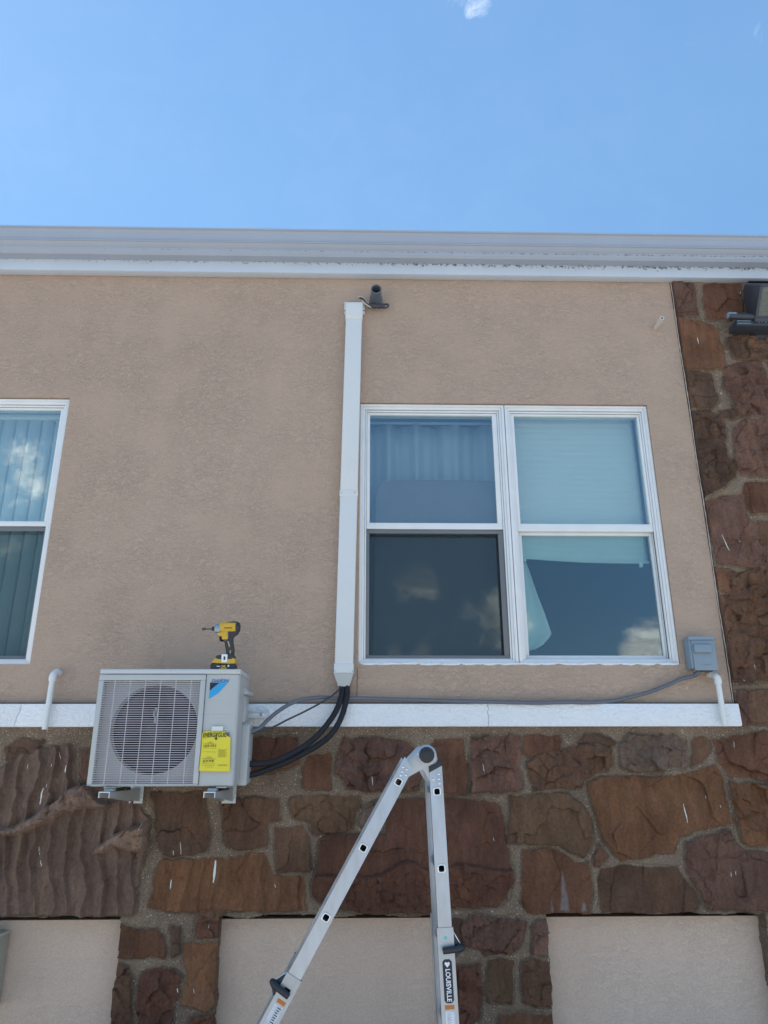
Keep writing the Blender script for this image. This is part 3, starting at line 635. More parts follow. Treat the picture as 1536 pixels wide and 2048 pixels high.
for si, (colk, typ, P) in enumerate(polys):
    ax = np.array(P); x0, z0 = ax.min(0)-0.05; x1, z1 = ax.max(0)+0.05
    i0, i1 = np.searchsorted(gx, (x0, x1)); j0, j1 = np.searchsorted(gz, (z0, z1))
    if i1-i0 < 2 or j1-j0 < 2: continue
    sl_ = (slice(j0, j1), slice(i0, i1)); x, z = X[sl_], Z[sl_]
    sdv = poly_sd(P, x+wxp[sl_]*(0.3 if typ == 'stain' else 1), z+wzp[sl_]*(0.3 if typ == 'stain' else 1))
    rs = random.Random(si*7+1); wx2 = x+.02*fbm(x*16, z*16, si+80, 4); wz2 = z+.02*fbm(x*16, z*16, si+90, 4)
    if typ not in ('stain', 'ledge'): sdv = sdv+.0080+.007*fbm(x*34, z*34, si+70, 3)
    base = np.array(lin(*SC[colk])); base = (base*.84+base.mean()*.16)*rs.uniform(1.15, 1.55)*np.array((1.06, .99, .93))
    if typ == 'stain':
        k = np.clip((sdv+.010*fbm(x*40, z*12, 5, 3))/0.010, 0, 1)[..., None]*0.6
        Cc[sl_][..., :3] = Cc[sl_][..., :3]*(1-k)+base*k; continue
    cxs, czs = ax.mean(0); hh = max(0.05, z1-z0)
    th = rs.uniform(0.007, 0.014)
    prof = np.clip((sdv+0.002)/0.0065, 0, 1)
    tilt = -(z-czs)/hh*rs.uniform(0.008, 0.024)+(x-cxs)*rs.uniform(-.03, .03)
    crown = 0.004*np.clip(sdv/0.05, 0, 1)
    tone = 1+0.42*fbm(x*6, z*6, si+60, 6)
    if typ == 'smooth':
        rel = facets(wx2, wz2*.7, .16, si, .10, .0022)+facets(wx2, wz2, .034, si+30, .08, .0012)+0.010*fbm(x*7+si, z*5, si, 5)+0.004*fbm(x*26, z*16, si+3, 4)+0.006*(np.abs(fbm(x*6+si, z*8, si+40, 4)) < 0.035)*-1.0*(si % 3 == 0)
    elif typ == 'rough':
        r_ = 1-np.abs(2*fbm(x*8+si*3.1, z*8, si, 4)); rel = facets(wx2, wz2*1.1, .085, si, .30, .007)+facets(wx2, wz2, .028, si+30, .2, .003)+0.018*r_-0.008+0.007*fbm(x*24, z*24, si+2, 4)
    elif typ == 'crest':
        zz = z-(czs-0.055+0.07*fbm(x*5, x*0+2.1, 3, 4))
        r_ = 1-np.abs(2*fbm(x*7, z*9, si, 4))
        rel = facets(wx2, wz2*.8, .10, si, .10, .005)+facets(wx2, wz2, .035, si+30, .22, .006)*(zz < 0)+0.008*fbm(x*14, z*4, si, 5)+np.where(zz < 0, 0.022*np.clip(-zz/0.010, 0, 1)*np.clip(1+zz/0.16, 0.2, 1)+0.018*r_-.008, 0)
    elif typ in ('ripple', 'ripple2'):
        fr = 13.5 if typ == 'ripple' else 10.0
        ph = (x+0.03*(z-czs))*fr+1.1*fbm(x*2.6, z*3.0, 3, 3)+0.42*fbm(x*9, z*6, 4, 4)+0.10*facets(wx2, wz2*.55, .20, si, 0, 1.0)
        fr_ = ph-np.floor(ph); saw = np.where(fr_ < 0.80, fr_/0.80, (1-fr_)/0.20); saw = saw**1.6
        amp = (0.042 if typ == 'ripple' else 0.016)*(0.8+0.7*fbm(x*3, z*4, 7, 2))
        rel = amp*(saw-0.5)+facets(wx2, wz2*.5, .030, si+30, .16, .003)+0.005*fbm(x*14, z*7, si, 4)+0.002*fbm(x*50, z*30, si, 3)
        tone = 0.98+0.30*fbm(np.floor(ph)*1.7+3, z*3.2, 12, 4)+0.22*fbm(x*16, z*7, 13, 4)
        if typ == 'ripple': th = 0.020
    else:                                           # ledge
        th = 0.072; rel = facets(wx2, wz2, .06, si, .35, .016)+facets(wx2, wz2, .024, si+30, .3, .006)+0.012*(1-np.abs(2*fbm(x*9, z*12, si, 4)))-.010+0.010*fbm(x*24, z*24, si, 4)
        tilt = 0; prof = np.clip((sdv+0.002)/0.018, 0, 1)
    hgt = 0.010+th+tilt+crown+rel
    put = sdv > -0.0045
    cur = Hf[sl_]; cc = Cc[sl_]
    groove = np.clip(1-np.abs(sdv+0.005)/0.006, 0, 1)*0.007 if typ != 'ledge' else 0
    cur = np.where(sdv > -0.012, cur-groove*(cur < 0.03), cur)
    cur = np.where(put, cur*(1-prof)+np.maximum(hgt, 0.006)*prof, cur)
    if typ == 'ledge': cur = np.maximum(cur, Hf[sl_])
    Hf[sl_] = cur
    k = np.clip((sdv+0.001)/0.004, 0, 1)[..., None]
    cc[..., :3] = cc[..., :3]*(1-k)+base*tone[..., None]*k
    cc[..., 3] = np.maximum(cc[..., 3], k[..., 0])
# flush stucco-side lip of the upper column
Hf = np.maximum(Hf, 0.0035)
def hy(x, z):
    i = min(max(int((x-GX0)/RES), 0), len(gx)-1); j = min(max(int((z-GZ0)/RES), 0), len(gz)-1); return -Hf[j, i]
cells = ZONE[:-1, :-1] & ZONE[1:, :-1] & ZONE[:-1, 1:] & ZONE[1:, 1:]
used = np.zeros(X.shape, bool)
used[:-1, :-1] |= cells; used[1:, :-1] |= cells; used[:-1, 1:] |= cells; used[1:, 1:] |= cells
idx = np.full(X.shape, -1, np.int64); idx[used] = np.arange(used.sum())
V = np.stack([X[used], -Hf[used], Z[used]], 1); CV = Cc[used]
jj, ii = np.nonzero(cells)
FQ = np.stack([idx[jj, ii], idx[jj, ii+1], idx[jj+1, ii+1], idx[jj+1, ii]], 1)
extraV, extraC, extraF = [], [], []; nb = len(V); back = {}
def bk(k):
    if k not in back:
        back[k] = nb+len(extraV); extraV.append((V[k][0], 0.085, V[k][2])); extraC.append(CV[k]*np.array([1, 1, 1, 0.0]))
    return back[k]
pad = np.pad(cells, 1)
for dj, di, a, b in ((0, -1, (0, 0), (1, 0)), (0, 1, (1, 1), (0, 1)), (-1, 0, (0, 1), (0, 0)), (1, 0, (1, 0), (1, 1))):
    nbr = pad[1+dj:1+dj+cells.shape[0], 1+di:1+di+cells.shape[1]]
    for j, i in zip(*np.nonzero(cells & ~nbr)):
        u, v = int(idx[j+a[0], i+a[1]]), int(idx[j+b[0], i+b[1]])
        extraF.append((u, v, bk(v), bk(u)))
ndrip = nb+len(extraV); dripV, dripF = [], []
DRIPS = [('C',1052,538,1073,645,2.4),('C',1180,490,1186,512,1.4),('C',1318,928,1320,955,1.2),('C',1345,920,1348,945,1.2),('C',1262,545,1268,560,1.2),('A',268,480,250,580,3.0),('A',296,455,290,475,1.6),
 ('A',418,338,410,390,2.4),('A',366,258,370,300,1.4),('A',170,335,166,362,1.4),('A',320,330,318,350,1.2),('A',238,840,246,890,1.8),('A',254,922,259,960,1.8),('A',1053,1040,1048,1100,2.2),('A',1325,925,1312,1060,6.0),
 ('A',875,692,875,735,1.8),('A',1113,810,1115,890,1.2),('A',1070,860,1068,890,1.2),('B',670,365,673,412,1.6),('B',1275,298,1281,338,1.4),('B',1335,700,1340,720,1.2),('B',135,955,140,975,1.4),('B',0,790,35,795,1.6),
 ('D',205,295,211,322,2.0),('D',310,1155,342,1225,2.0),('D',385,1180,393,1190,1.6),('D',403,1785,408,1805,1.8),('D',448,1720,452,1740,1.2),('D',392,95,394,105,1.6),('D',310,530,314,540,2.0),('C',1340,180,1342,215,1.2),('A',1190,1710,1196,1740,1.4),('A',1085,1715,1090,1740,2.0),('A',1283,1320,1285,1338,1.4)]
for reg, ax_, ay_, bx_, by_, wd_ in DRIPS:
    ox, oy, s = RG[reg]; a = U(ox+ax_*s, oy+ay_*s, -0.02); b = U(ox+bx_*s, oy+by_*s, -0.02); n = 6; k0 = ndrip+len(dripV)
    for t in range(n+1):
        q = a+(b-a)*(t/n); hwd = wd_*0.0011*(0.35+0.65*math.sin(math.pi*(t+0.5)/(n+1)))*rs.uniform(.7, 1.2); q.x += rs.uniform(-.001, .001)
        y = min(hy(q.x-hwd, q.z), hy(q.x+hwd, q.z))-0.0015
        dripV += [(q.x-hwd, y, q.z), (q.x+hwd, y, q.z)]
        if t: dripF.append((k0+2*t-2, k0+2*t-1, k0+2*t+1, k0+2*t))
AV = np.concatenate([V]+[np.array(e) for e in (extraV, dripV) if e]); AF = np.concatenate([FQ, np.array(extraF), np.array(dripF)]).astype(np.int64)
AC_ = np.concatenate([CV, np.array(extraC), np.ones((len(dripV), 4))])
me = bpy.data.meshes.new('stone_cladding'); me.vertices.add(len(AV)); me.vertices.foreach_set('co', AV.astype(np.float32).ravel())
me.loops.add(len(AF)*4); me.loops.foreach_set('vertex_index', AF.astype(np.int32).ravel())
me.polygons.add(len(AF)); me.polygons.foreach_set('loop_start', np.arange(0, len(AF)*4, 4, dtype=np.int32))
me.materials.append(M['stone']); me.materials.append(M['drip'])
mi = np.zeros(len(AF), np.int32); mi[len(FQ)+len(extraF):] = 1; me.polygons.foreach_set('material_index', mi)
me.update(calc_edges=True); me.validate()
at = me.color_attributes.new('stone_colour', 'FLOAT_COLOR', 'POINT'); at.data.foreach_set('color', AC_.astype(np.float32).ravel())
me.shade_smooth(); me.set_sharp_from_angle(angle=math.radians(55))
so_ = bpy.data.objects.new('stone_cladding', me); COL.objects.link(so_); so_.parent = bld

core = MB()
core.box(XL, XR, 0.012, 0.2, z_lint+0.022, z_trim_b+0.012)
core.box(xc+0.005, XR, 0.0125, 0.16, z_trim_b+0.013, z_fb+0.05)
core.build('masonry_core', mat('old_mortar', lin(100, 86, 72), rough=0.95, bump=0.5, bscale=120), bld, smooth=False)
c = MB(); pts = []
for t in range(90):
    z = z_trim_t+(z_fb-z_trim_t)*t/89; pts.append((xc+0.006+0.004*math.sin(t*.23)*.4+random.uniform(-.0012, .0012), -0.003, z))
c.tube(pts, 0.004, 6, rf=lambda i: 0.0022+0.0018*abs(math.sin(i*1.7)*math.sin(i*.37)))
c.build('caulk_bead', M['caulk'], bld)

# ------------------------------------------------------------------ white trim board, in three cracked lengths
xt1 = U(1482, 1430, -0.045).x; cr1 = U(977, 1430, -0.045).x; cr0 = U(36, 1430, -0.045).x
t = MB()
def jag(x, n=9, s=3):
    r = random.Random(s); return [(x+r.uniform(-.005, .005)+(0.018*(k/n-.5) if s == 4 else 0), z_trim_b+(z_trim_t-z_trim_b)*k/n) for k in range(n+1)]
j0, j1 = jag(cr0, 9, 4), jag(cr1, 9, 3)
gap = 0.0011
t.prism([(XL, z_trim_b), (XL, z_trim_t)]+[(x-gap, z) for x, z in j0[::-1]], -0.045, 0.011)
t.prism([(x+gap, z) for x, z in j0]+[(x-gap, z) for x, z in j1[::-1]], -0.045, 0.011)
t.prism([(x+gap, z) for x, z in j1]+[(xt1-0.004, z_trim_t), (xt1, z_trim_b+.012), (xt1-.004, z_trim_b)], -0.045, 0.011)
t.build('trim_board', M['trim'], bld, bevel=0.0025)
d = MB(); d.box(XL, xt1-.02, -0.030, -0.001, z_trim_t+0.001, z_trim_t+0.008)
d.build('trim_flashing', mat('dark_flashing', (0.10, 0.09, 0.085), rough=0.7), bld, smooth=False)

# ------------------------------------------------------------------ eaves: fascia board, gutter, roof
fa = MB(); fy = -0.062
fz1 = U(768, 527, fy).z
M['fascia'] = fascia_material('fascia_paint', (0.54, 0.59, 0.65), [(fz1-.004, .042)], 0.85)
M['gutter'] = fascia_material('gutter_paint', (0.36, 0.40, 0.47), [(fz1+.030, .010)], 0.6)
fa.box(XL, XR, fy, -0.002, z_fb, fz1+0.06); fa.build('fascia_board', M['fascia'], bld, bevel=0.003)
gz0 = fz1+0.002
gl_z = U(768, 488, -0.175).z; gt_z = U(768, 461, -0.20).z
prof = [(fy-.001, gz0), (-0.120, gz0-0.001), (-0.135, gz0+0.012), (-0.142, gz0+0.035), (-0.158, gl_z-0.020), (-0.172, gl_z-0.005), (-0.1815, gl_z-0.002), (-0.183, gl_z+.002), (-0.180, gl_z+0.006), (-0.168, gl_z+0.009),
        (-0.180, gl_z+0.06), (-0.193, gt_z-0.012), (-0.203, gt_z-0.009), (-0.205, gt_z), (-0.200, gt_z+0.004), (-0.190, gt_z+0.003)]
inner = [(y+0.0025, z+0.0025) for y, z in prof[:-3]][::-1]
gm = MB(); gm.extrude(prof+[(-0.188, gt_z-0.004)]+inner[:-1]+[(fy-.001, gz0+0.0035)], 'x', XL, XR)
gm.build('gutter', M['gutter'], bld, angle=28)
rf = MB(); rf.extrude([(-0.15, gt_z-0.03), (-0.15, gt_z-0.015), (8.0, gt_z+0.6), (8.0, gt_z+0.5)], 'x', XL-.1, XR+.1); rf.build('roof', M['roof'], bld, smooth=False)
bw = MB(); bw.box(XL, XR, 7.8, 7.95, 0, gt_z+.4); bw.box(XL, XL+.15, 0.2, 7.8, 0, gt_z+.2); bw.box(XR-.15, XR, 0.2, 7.8, 0, gt_z+.2); bw.build('rear_wall', M['stucco'], bld, smooth=False)
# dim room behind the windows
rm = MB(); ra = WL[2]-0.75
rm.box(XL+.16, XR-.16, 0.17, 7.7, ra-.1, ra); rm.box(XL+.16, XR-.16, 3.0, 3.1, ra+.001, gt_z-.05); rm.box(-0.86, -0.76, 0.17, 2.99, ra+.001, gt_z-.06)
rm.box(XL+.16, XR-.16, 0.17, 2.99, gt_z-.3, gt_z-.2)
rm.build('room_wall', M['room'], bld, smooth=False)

# ------------------------------------------------------------------ windows
def px_rect(a, b, c_, d_, y):      # TL, TR, BR, BL photo points -> (x0,x1,z0,z1) on plane y
    A, B, C_, D = (U(*q, y) for q in (a, b, c_, d_))
    return ((A.x+D.x)/2, (B.x+C_.x)/2, (D.z+C_.z)/2, (A.z+B.z)/2)
def window_unit(r, up, lo, zm, screen, tracks=True):
    """r outer rect; up / lo glass rects; zm = (bottom, top) of meeting rail"""
    x0, x1, z0, z1 = r; z1 -= .0045; x1 -= .0015; r = (x0, x1, z0, z1); gk = MB()
    f = MB()
    f.ring(r, (.016, .016, .014, .014), YF, 0.13)
    i1 = (x0+.016, x1-.016, z0+.014, z1-.014); f.ring(i1, (.014, .014, .010, .016), YF+.010, 0.13)
    g0 = (i1[0]+.014, i1[1]-.014, i1[2]+.010, i1[3]-.016); gk.ring(g0, (.0016, .0016, .0016, .0035), YF+.024, YF+.040)  # dark ring: shade of the gap between frame steps, put into colour
    i2 = (g0[0]+.0016, g0[1]-.0016, g0[2]+.0016, g0[3]-.0035); f.ring(i2, (.009, .009, .006, .010), YF+.020, 0.129)
    wo_ = f.build('window', M['frame'], bld, bevel=0.0018)
    # upper sash (outer track)
    s = MB(); us = (i2[0]+.0105, i2[1]-.0105, zm[0], i2[3]-.0135); gk.ring((i2[0]+.009, i2[1]-.009, i2[2]+.006, i2[3]-.010), (.0015, .0015, .0015, .0035), YF+.032, YF+.042); ys = YF+.028
    s.ring(us, (max(.012, up[0]-us[0]), max(.012, us[1]-up[1]), max(.018, up[2]-us[2]), max(.012, us[3]-up[3])), ys, ys+.03)
    sa = s.build('sash', M['frame'], wo_, bevel=0.002); gk.build('gasket', M['gasket'], wo_, smooth=False)
    q = MB(); q.box(up[0]-.004, up[1]+.004, ys+.012, ys+.016, up[2]-.004, up[3]+.004); q.build('pane', M['glass'], wo_, smooth=False)
    # lower sash (inner track)
    s = MB(); ls = (us[0], us[1], i2[2]+.0078, zm[0]+.015); yl = YF+.062
    s.ring(ls, (max(.014, lo[0]-ls[0]), max(.014, ls[1]-lo[1]), max(.022, lo[2]-ls[2]), max(.03, ls[3]-lo[3])), yl, yl+.03)
    s.build('sash', M['frame'], wo_, bevel=0.002)
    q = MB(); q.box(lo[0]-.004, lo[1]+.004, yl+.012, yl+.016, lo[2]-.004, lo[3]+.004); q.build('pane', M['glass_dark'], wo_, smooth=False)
    if screen:
        s = MB(); so2, si2 = screen; yy = YF+.030
        s.ring(so2, (si2[0]-so2[0], so2[1]-si2[1], si2[2]-so2[2], so2[3]-si2[3]), yy, yy+.012); sf = s.build('screen_frame', M['screen_frame'], wo_, bevel=0.002)
        q = MB(); xa, xb, za, zb = si2; q.add([(xa, yy+.006, za), (xb, yy+.006, za), (xb, yy+.006, zb), (xa, yy+.006, zb)], [(0, 1, 2, 3)]); q.build('insect_screen', M['screen'], wo_, smooth=False)
    return wo_
yu, yl_ = YF+.04, YF+.074
upL = px_rect(R6(203, 97), R6(694, 97), R6(716, 540), R6(200, 540), yu)
upR = px_rect(R6(782, 100), R6(1276, 100), R6(1332, 545), R6(808, 543), yu)
loR = px_rect(R6(812, 580), R6(1336, 580), R6(1392, 1077), R6(845, 1075), yl_)
zmt = U(*R6(450, 540), YF+.028).z; zmb = U(*R6(450, 562), YF+.028).z
ys_ = YF+.03
scO = px_rect(R6(182, 566), R6(741, 566), R6(768, 1097), R6(178, 1097), ys_); scI = px_rect(R6(205, 580), R6(720, 580), R6(745, 1073), R6(192, 1073), ys_)
loL = (scO[0]+.02, scO[1]-.02, loR[2], loR[3])
uL = (WL[0], x_mull-.0015, WL[2], WL[3]); uR = (x_mull+.0015, WL[1], WL[2], WL[3])
window_unit(uL, upL, loL, (zmb, zmt), (scO, scI))
window_unit(uR, upR, loR, (U(*R6(1000, 571), YF+.028).z, U(*R6(1000, 545), YF+.028).z), None)
# rough caulk under the sill
c = MB(); c.tube([(WL[0]+.01+(WL[1]-WL[0]-.02)*k/60, 0.004+random.uniform(-.002, .002), WL[2]+random.uniform(-.003, .002)) for k in range(61)], 0.007, 6, rf=lambda i: 0.005+0.004*abs(math.sin(i*2.3))); c.build('sill_caulk', M['trim'], bld)
# window at the left edge
def R5(x, y): return (x*.3516, 760+y*.3516)
upF = px_rect((-250, 818), R5(355, 166), R5(253, 805), (-250, 1043), yu)
loF = px_rect((-250, 1060), R5(262, 858), R5(142, 1595), (-250, 1320), yl_)
scOF = px_rect((-250, 1053), R5(268, 836), R5(146, 1600), (-250, 1322), ys_); scIF = px_rect((-250, 1061), R5(258, 858), R5(136, 1575), (-250, 1313), ys_)
for rr in (upF, loF, scOF, scIF): pass
fixl = lambda r, k: (WF[0]+k, r[1], r[2], r[3])
window_unit(WF, fixl(upF, .062), fixl(loF, .07), (U(50, 1052, YF+.028).z, U(50, 1043, YF+.028).z), (fixl(scOF, .045), fixl(scIF, .06)))

# ------------------------------------------------------------------ curtains and blinds
def sheet(name, x0, x1, z0, z1, y, folds, amp, m, label, cat, group=None, nx=160, nz=12, lean=0.0, ph=0.0):
    b = MB(); vs = []
    for k in range(nz+1):
        for i in range(nx+1):
            u = i/nx; v = k/nz; x = x0+(x1-x0)*u
            f = math.sin(2*math.pi*folds*u+ph+1.3*math.sin(5*u+ph))+0.35*math.sin(2*math.pi*folds*2.3*u+1)
            vs.append((x+lean*v, y+amp*f*(0.8+0.2*v), z1+(z0-z1)*v))
    n = nx+1
    b.add(vs, [(k*n+i, k*n+i+1, (k+1)*n+i+1, (k+1)*n+i) for k in range(nz) for i in range(nx)])
    o = b.build(name, m, angle=80)
    s = o.modifiers.new('thickness', 'SOLIDIFY'); s.thickness = 0.0015
    return tag(o, label, cat, group)
zc_t = U(850, 850, 0.2).z
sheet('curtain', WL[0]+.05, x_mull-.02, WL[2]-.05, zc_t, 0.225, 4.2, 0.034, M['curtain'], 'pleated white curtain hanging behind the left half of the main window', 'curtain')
rod = MB(); rod.tube([(WL[0]+.02, .20, zc_t+.012), (x_mull-.01, .20, zc_t+.012)], .009, 10); tag(rod.build('curtain_rod', M['curtain']), 'thin rod above the pleated curtain in the left half of the main window', 'curtain rod')
# padded panel leaning on the glass side of that curtain
pa, pb, pc_, pe = U(752, 962, .15), U(990, 962, .15), U(1010, 1330, .15), U(730, 1330, .15)
b = MB(); b.prism([(pa.x-.02, pe.z), (pa.x-.006, pa.z-.10), (pa.x+.03, pa.z-.01), (pa.x+.12, pa.z+.004), ((pa.x+pb.x)/2, pa.z+.006), (pb.x-.03, pa.z+.002), (pb.x+.02, pa.z-.02), (pc_.x, pe.z)], 0.125, 0.175)
tag(b.build('padded_panel', M['pad'], bevel=0.012), 'mauve-grey padded panel standing before the curtain in the main window', 'panel')
# white shade in the right half: softly ribbed, hem a little crooked, clips on the hem bar
sa_, sb_ = U(1036, 1113, .15), U(1298, 1124, .15)
b = MB(); vs = []; nx, nz_ = 30, 120; x0, x1 = x_mull+.055, WL[1]-.052; zt_ = U(1150, 815, .15).z
for k in range(nz_+1):
    for i in range(nx+1):
        u = i/nx; v = k/nz_; zb_ = sa_.z+(sb_.z-sa_.z)*u-.010*math.sin(math.pi*u)
        vs.append((x0+(x1-x0)*u, 0.15+0.0035*abs(math.sin(v*math.pi*26))+.004*math.sin(3*u+5*v), zt_+(zb_-zt_)*v))
b.add(vs, [(k*(nx+1)+i, k*(nx+1)+i+1, (k+1)*(nx+1)+i+1, (k+1)*(nx+1)+i) for k in range(nz_) for i in range(nx)])
sh = thing('window_shade', 'pale ribbed shade drawn halfway down behind the right half of the main window', 'window shade', (x0, .15, zt_))
fo = b.build('fabric', M['shade'], sh, angle=80); fo.modifiers.new('thickness', 'SOLIDIFY').thickness = .001
hb = MB(); hb.tube([(x0+(x1-x0)*k/10, .148, sa_.z+(sb_.z-sa_.z)*k/10-.010*math.sin(math.pi*k/10)-.004) for k in range(11)], .008, 10); hb.build('hem_bar', M['shade'], sh)
for k in (0, 1):
    q = MB(); xx = x0+.03 if k == 0 else x1-.06; zz = (sa_.z if k == 0 else sb_.z)-.012
    q.box(xx, xx+.02, .138, .158, zz-.022, zz+.006); q.build('clip', M['pvc'], sh, bevel=.003)
# loose cloth hanging at the left of the clear pane
P_ = [U(*q, .18) for q in ((1042, 1112), (1050, 1118), (1072, 1180), (1102, 1268), (1098, 1278), (1075, 1294), (1052, 1306), (1040, 1300), (1038, 1200))]
poly = [(q.x, q.z) for q in P_]; cxm = sum(q[0] for q in poly)/len(poly)
b = MB(); n = 14; zt2 = max(q[1] for q in poly); zb2 = min(q[1] for q in poly); L_ = U(1040, 1200, .18).x-.02; rows = 26; vs = []
edge_r = [U(*q, .18) for q in ((1048, 1112), (1058, 1140), (1074, 1190), (1090, 1232), (1103, 1270), (1084, 1292), (1056, 1306))]
for k in range(rows+1):
    z = zt2+(zb2-zt2)*k/rows; xr = L_+.01
    for a, c2 in zip(edge_r, edge_r[1:]):
        if a.z >= z >= c2.z: xr = a.x+(c2.x-a.x)*(a.z-z)/(a.z-c2.z+1e-9)
    for i in range(n+1):
        u = i/n; vs.append((L_+(xr-L_)*u, .18+.014*math.sin(u*9+k*.12), z))
b.add(vs, [(k*(n+1)+i, k*(n+1)+i+1, (k+1)*(n+1)+i+1, (k+1)*(n+1)+i) for k in range(rows) for i in range(n)])
o = b.build('hanging_cloth', M['shade'], angle=80); o.modifiers.new('thickness', 'SOLIDIFY').thickness = .0012
tag(o, 'white cloth hanging below the pale shade beside the window mullion', 'cloth')
# vertical blind in the left-edge window
vb = thing('vertical_blind', 'vertical slat blind closed behind the window at the left edge', 'blind', (WF[0], .17, WF[3]))
q = MB(); q.box(WF[0]+.03, WF[1]-.03, .15, .19, WF[3]-.075, WF[3]-.04); q.build('headrail', M['frame'], vb, bevel=.003)
k = 0; xx = WF[1]-.055
while xx > WF[0]+.05:
    q = MB(); n = 6; vs = []
    for zz in (WF[3]-.076, WF[2]+.03):
        for i in range(n+1):
            u = i/n-.5; vs.append((xx-.045+u*.077, .17+u*.016-.010*(1-4*u*u)+.003*math.sin(k*2.1), zz))
    q.add(vs, [(i, i+1, n+1+i+1, n+1+i) for i in range(n)])
    o = q.build('slat', M['shade'], vb, angle=80); o.modifiers.new('thickness', 'SOLIDIFY').thickness = .001
    xx -= .082; k += 1

# ------------------------------------------------------------------ outdoor air-conditioning unit
YA = -0.47; DEP = 0.284
ax0 = (U(203, 1338, YA).x+U(173, 1570, YA).x)/2; ax1 = (U(480, 1340, YA).x+U(468, 1573, YA).x)/2
az0 = U(320, 1573, YA).z; az1 = U(320, 1338, YA).z; AW = ax1-ax0; AH = az1-az0
ac = thing('air_conditioner', 'light grey outdoor air-conditioning unit with fan grille mounted on the stone wall', 'air conditioner', ((ax0+ax1)/2, YA+DEP/2, az0))
def R1(x, y): return (150+x*.2604, 1220+y*.2604)
fc = U(*R1(592, 912), YA); FR = 0.2075
gx0 = ax0; gx1 = ax0+AW*0.757; lid = 0.024
def circ(c, r, n=64, a0=0): return [(c[0]+r*math.cos(a0+2*math.pi*k/n), c[1]+r*math.sin(a0+2*math.pi*k/n)) for k in range(n)]
# casing: shell with a round fan opening in the front sheet
b = MB(); yf = YA+0.034; yb = YA+DEP
px0, px1, pz0, pz1 = ax0+.004, ax1-.001, az0, az1-lid
bx = MB()
outer = []
n = 64
for k in range(n):
    a = 2*math.pi*k/n; dx, dz = math.cos(a), math.sin(a); s_ = 1e9
    if dx > 1e-9: s_ = min(s_, (px1-fc.x)/dx)
    if dx < -1e-9: s_ = min(s_, (px0-fc.x)/dx)
    if dz > 1e-9: s_ = min(s_, (pz1-fc.z)/dz)
    if dz < -1e-9: s_ = min(s_, (pz0-fc.z)/dz)
    outer.append((fc.x+dx*s_, fc.z+dz*s_))
inn = circ((fc.x, fc.z), FR, n)
vs = [(x, yf, z) for x, z in outer]+[(x, yf, z) for x, z in inn]+[(x, yf+.03, z) for x, z in circ((fc.x, fc.z), FR-.006, n)]
b.add(vs, [(k, (k+1) % n, n+(k+1) % n, n+k) for k in range(n)]+[(n+k, n+(k+1) % n, 2*n+(k+1) % n, 2*n+k) for k in range(n)])
# corners of the front sheet lost by the radial cut
for cx_, cz_ in ((px0, pz0), (px1, pz0), (px1, pz1), (px0, pz1)):
    ks = sorted(range(n), key=lambda k: (outer[k][0]-cx_)**2+(outer[k][1]-cz_)**2)
    hx = [o_ for o_ in outer if abs(o_[1]-cz_) < 1e-6]; hz = [o_ for o_ in outer if abs(o_[0]-cx_) < 1e-6]
    if hx and hz:
        a_ = min(hx, key=lambda o_: abs(o_[0]-cx_)); c_ = min(hz, key=lambda o_: abs(o_[1]-cz_))
        if abs(a_[0]-cx_) > 1e-6 and abs(c_[1]-cz_) > 1e-6: b.add([(cx_, yf, cz_), (a_[0], yf, a_[1]), (c_[0], yf, c_[1])], [(0, 1, 2)])
b.add([(px0, yf, pz0), (px1, yf, pz0), (px1, yb, pz0), (px0, yb, pz0), (px0, yf, pz1), (px1, yf, pz1), (px1, yb, pz1), (px0, yb, pz1)],
      [(0, 3, 2, 1), (4, 5, 6, 7), (1, 2, 6, 5), (2, 3, 7, 6), (3, 0, 4, 7)])
casing = b.build('casing', M['ac'], ac, angle=30)
# right-hand service panel, slightly proud, rounded front corner, three pressed lines
b = MB(); pr = [(gx1+.0025, YA+.0)]
rc = 0.022
prof2 = [(gx1+.0025, YA+.038), (gx1+.0025, YA+.002)]+[(ax1-rc+rc*math.sin(t), YA+.002+rc-rc*math.cos(t)) for t in [math.pi/2*k/8 for k in range(9)]]+[(ax1, YA+DEP*.55), (ax1-.004, YA+DEP*.55), (ax1-.004, YA+.02)]
n = len(prof2); b.add([(x, y, az0+.004) for x, y in prof2]+[(x, y, az1-lid-.002) for x, y in prof2], [tuple(range(n)), tuple(range(2*n-1, n-1, -1))]+[(i, (i+1) % n, n+(i+1) % n, n+i) for i in range(n)])
svc = b.build('service_panel', M['ac'], ac, angle=40)
for yy in (704, 811, 917):
    q = MB(); z = U(*R1(1100, yy), YA).z; q.box(gx1+.008, ax1-.035, YA-.0008, YA+.0035, z-.003, z+.0008)
    q.box(gx1+.008, ax1-.035, YA-.0002, YA+.0035, z+.0009, z+.0032)
    q.build('pressed_line', M['ac_lid'], ac, bevel=.0005, seg=1)
# lid
b = MB(); b.box(ax0-.001, ax1+.003, YA-.006, YA+DEP+.004, az1-lid, az1); lid_o = b.build('top_panel', M['ac_lid'], ac, bevel=.006, seg=3)
for fx in (.5, .985):
    q = MB(); q.lathe((ax0+AW*fx, YA-.006, az1-lid*.55), (0, -1, 0), [(-.002, .0035), (.0012, .0035), (.002, .002)], 12); q.build('screw', M['bracket'], ac)
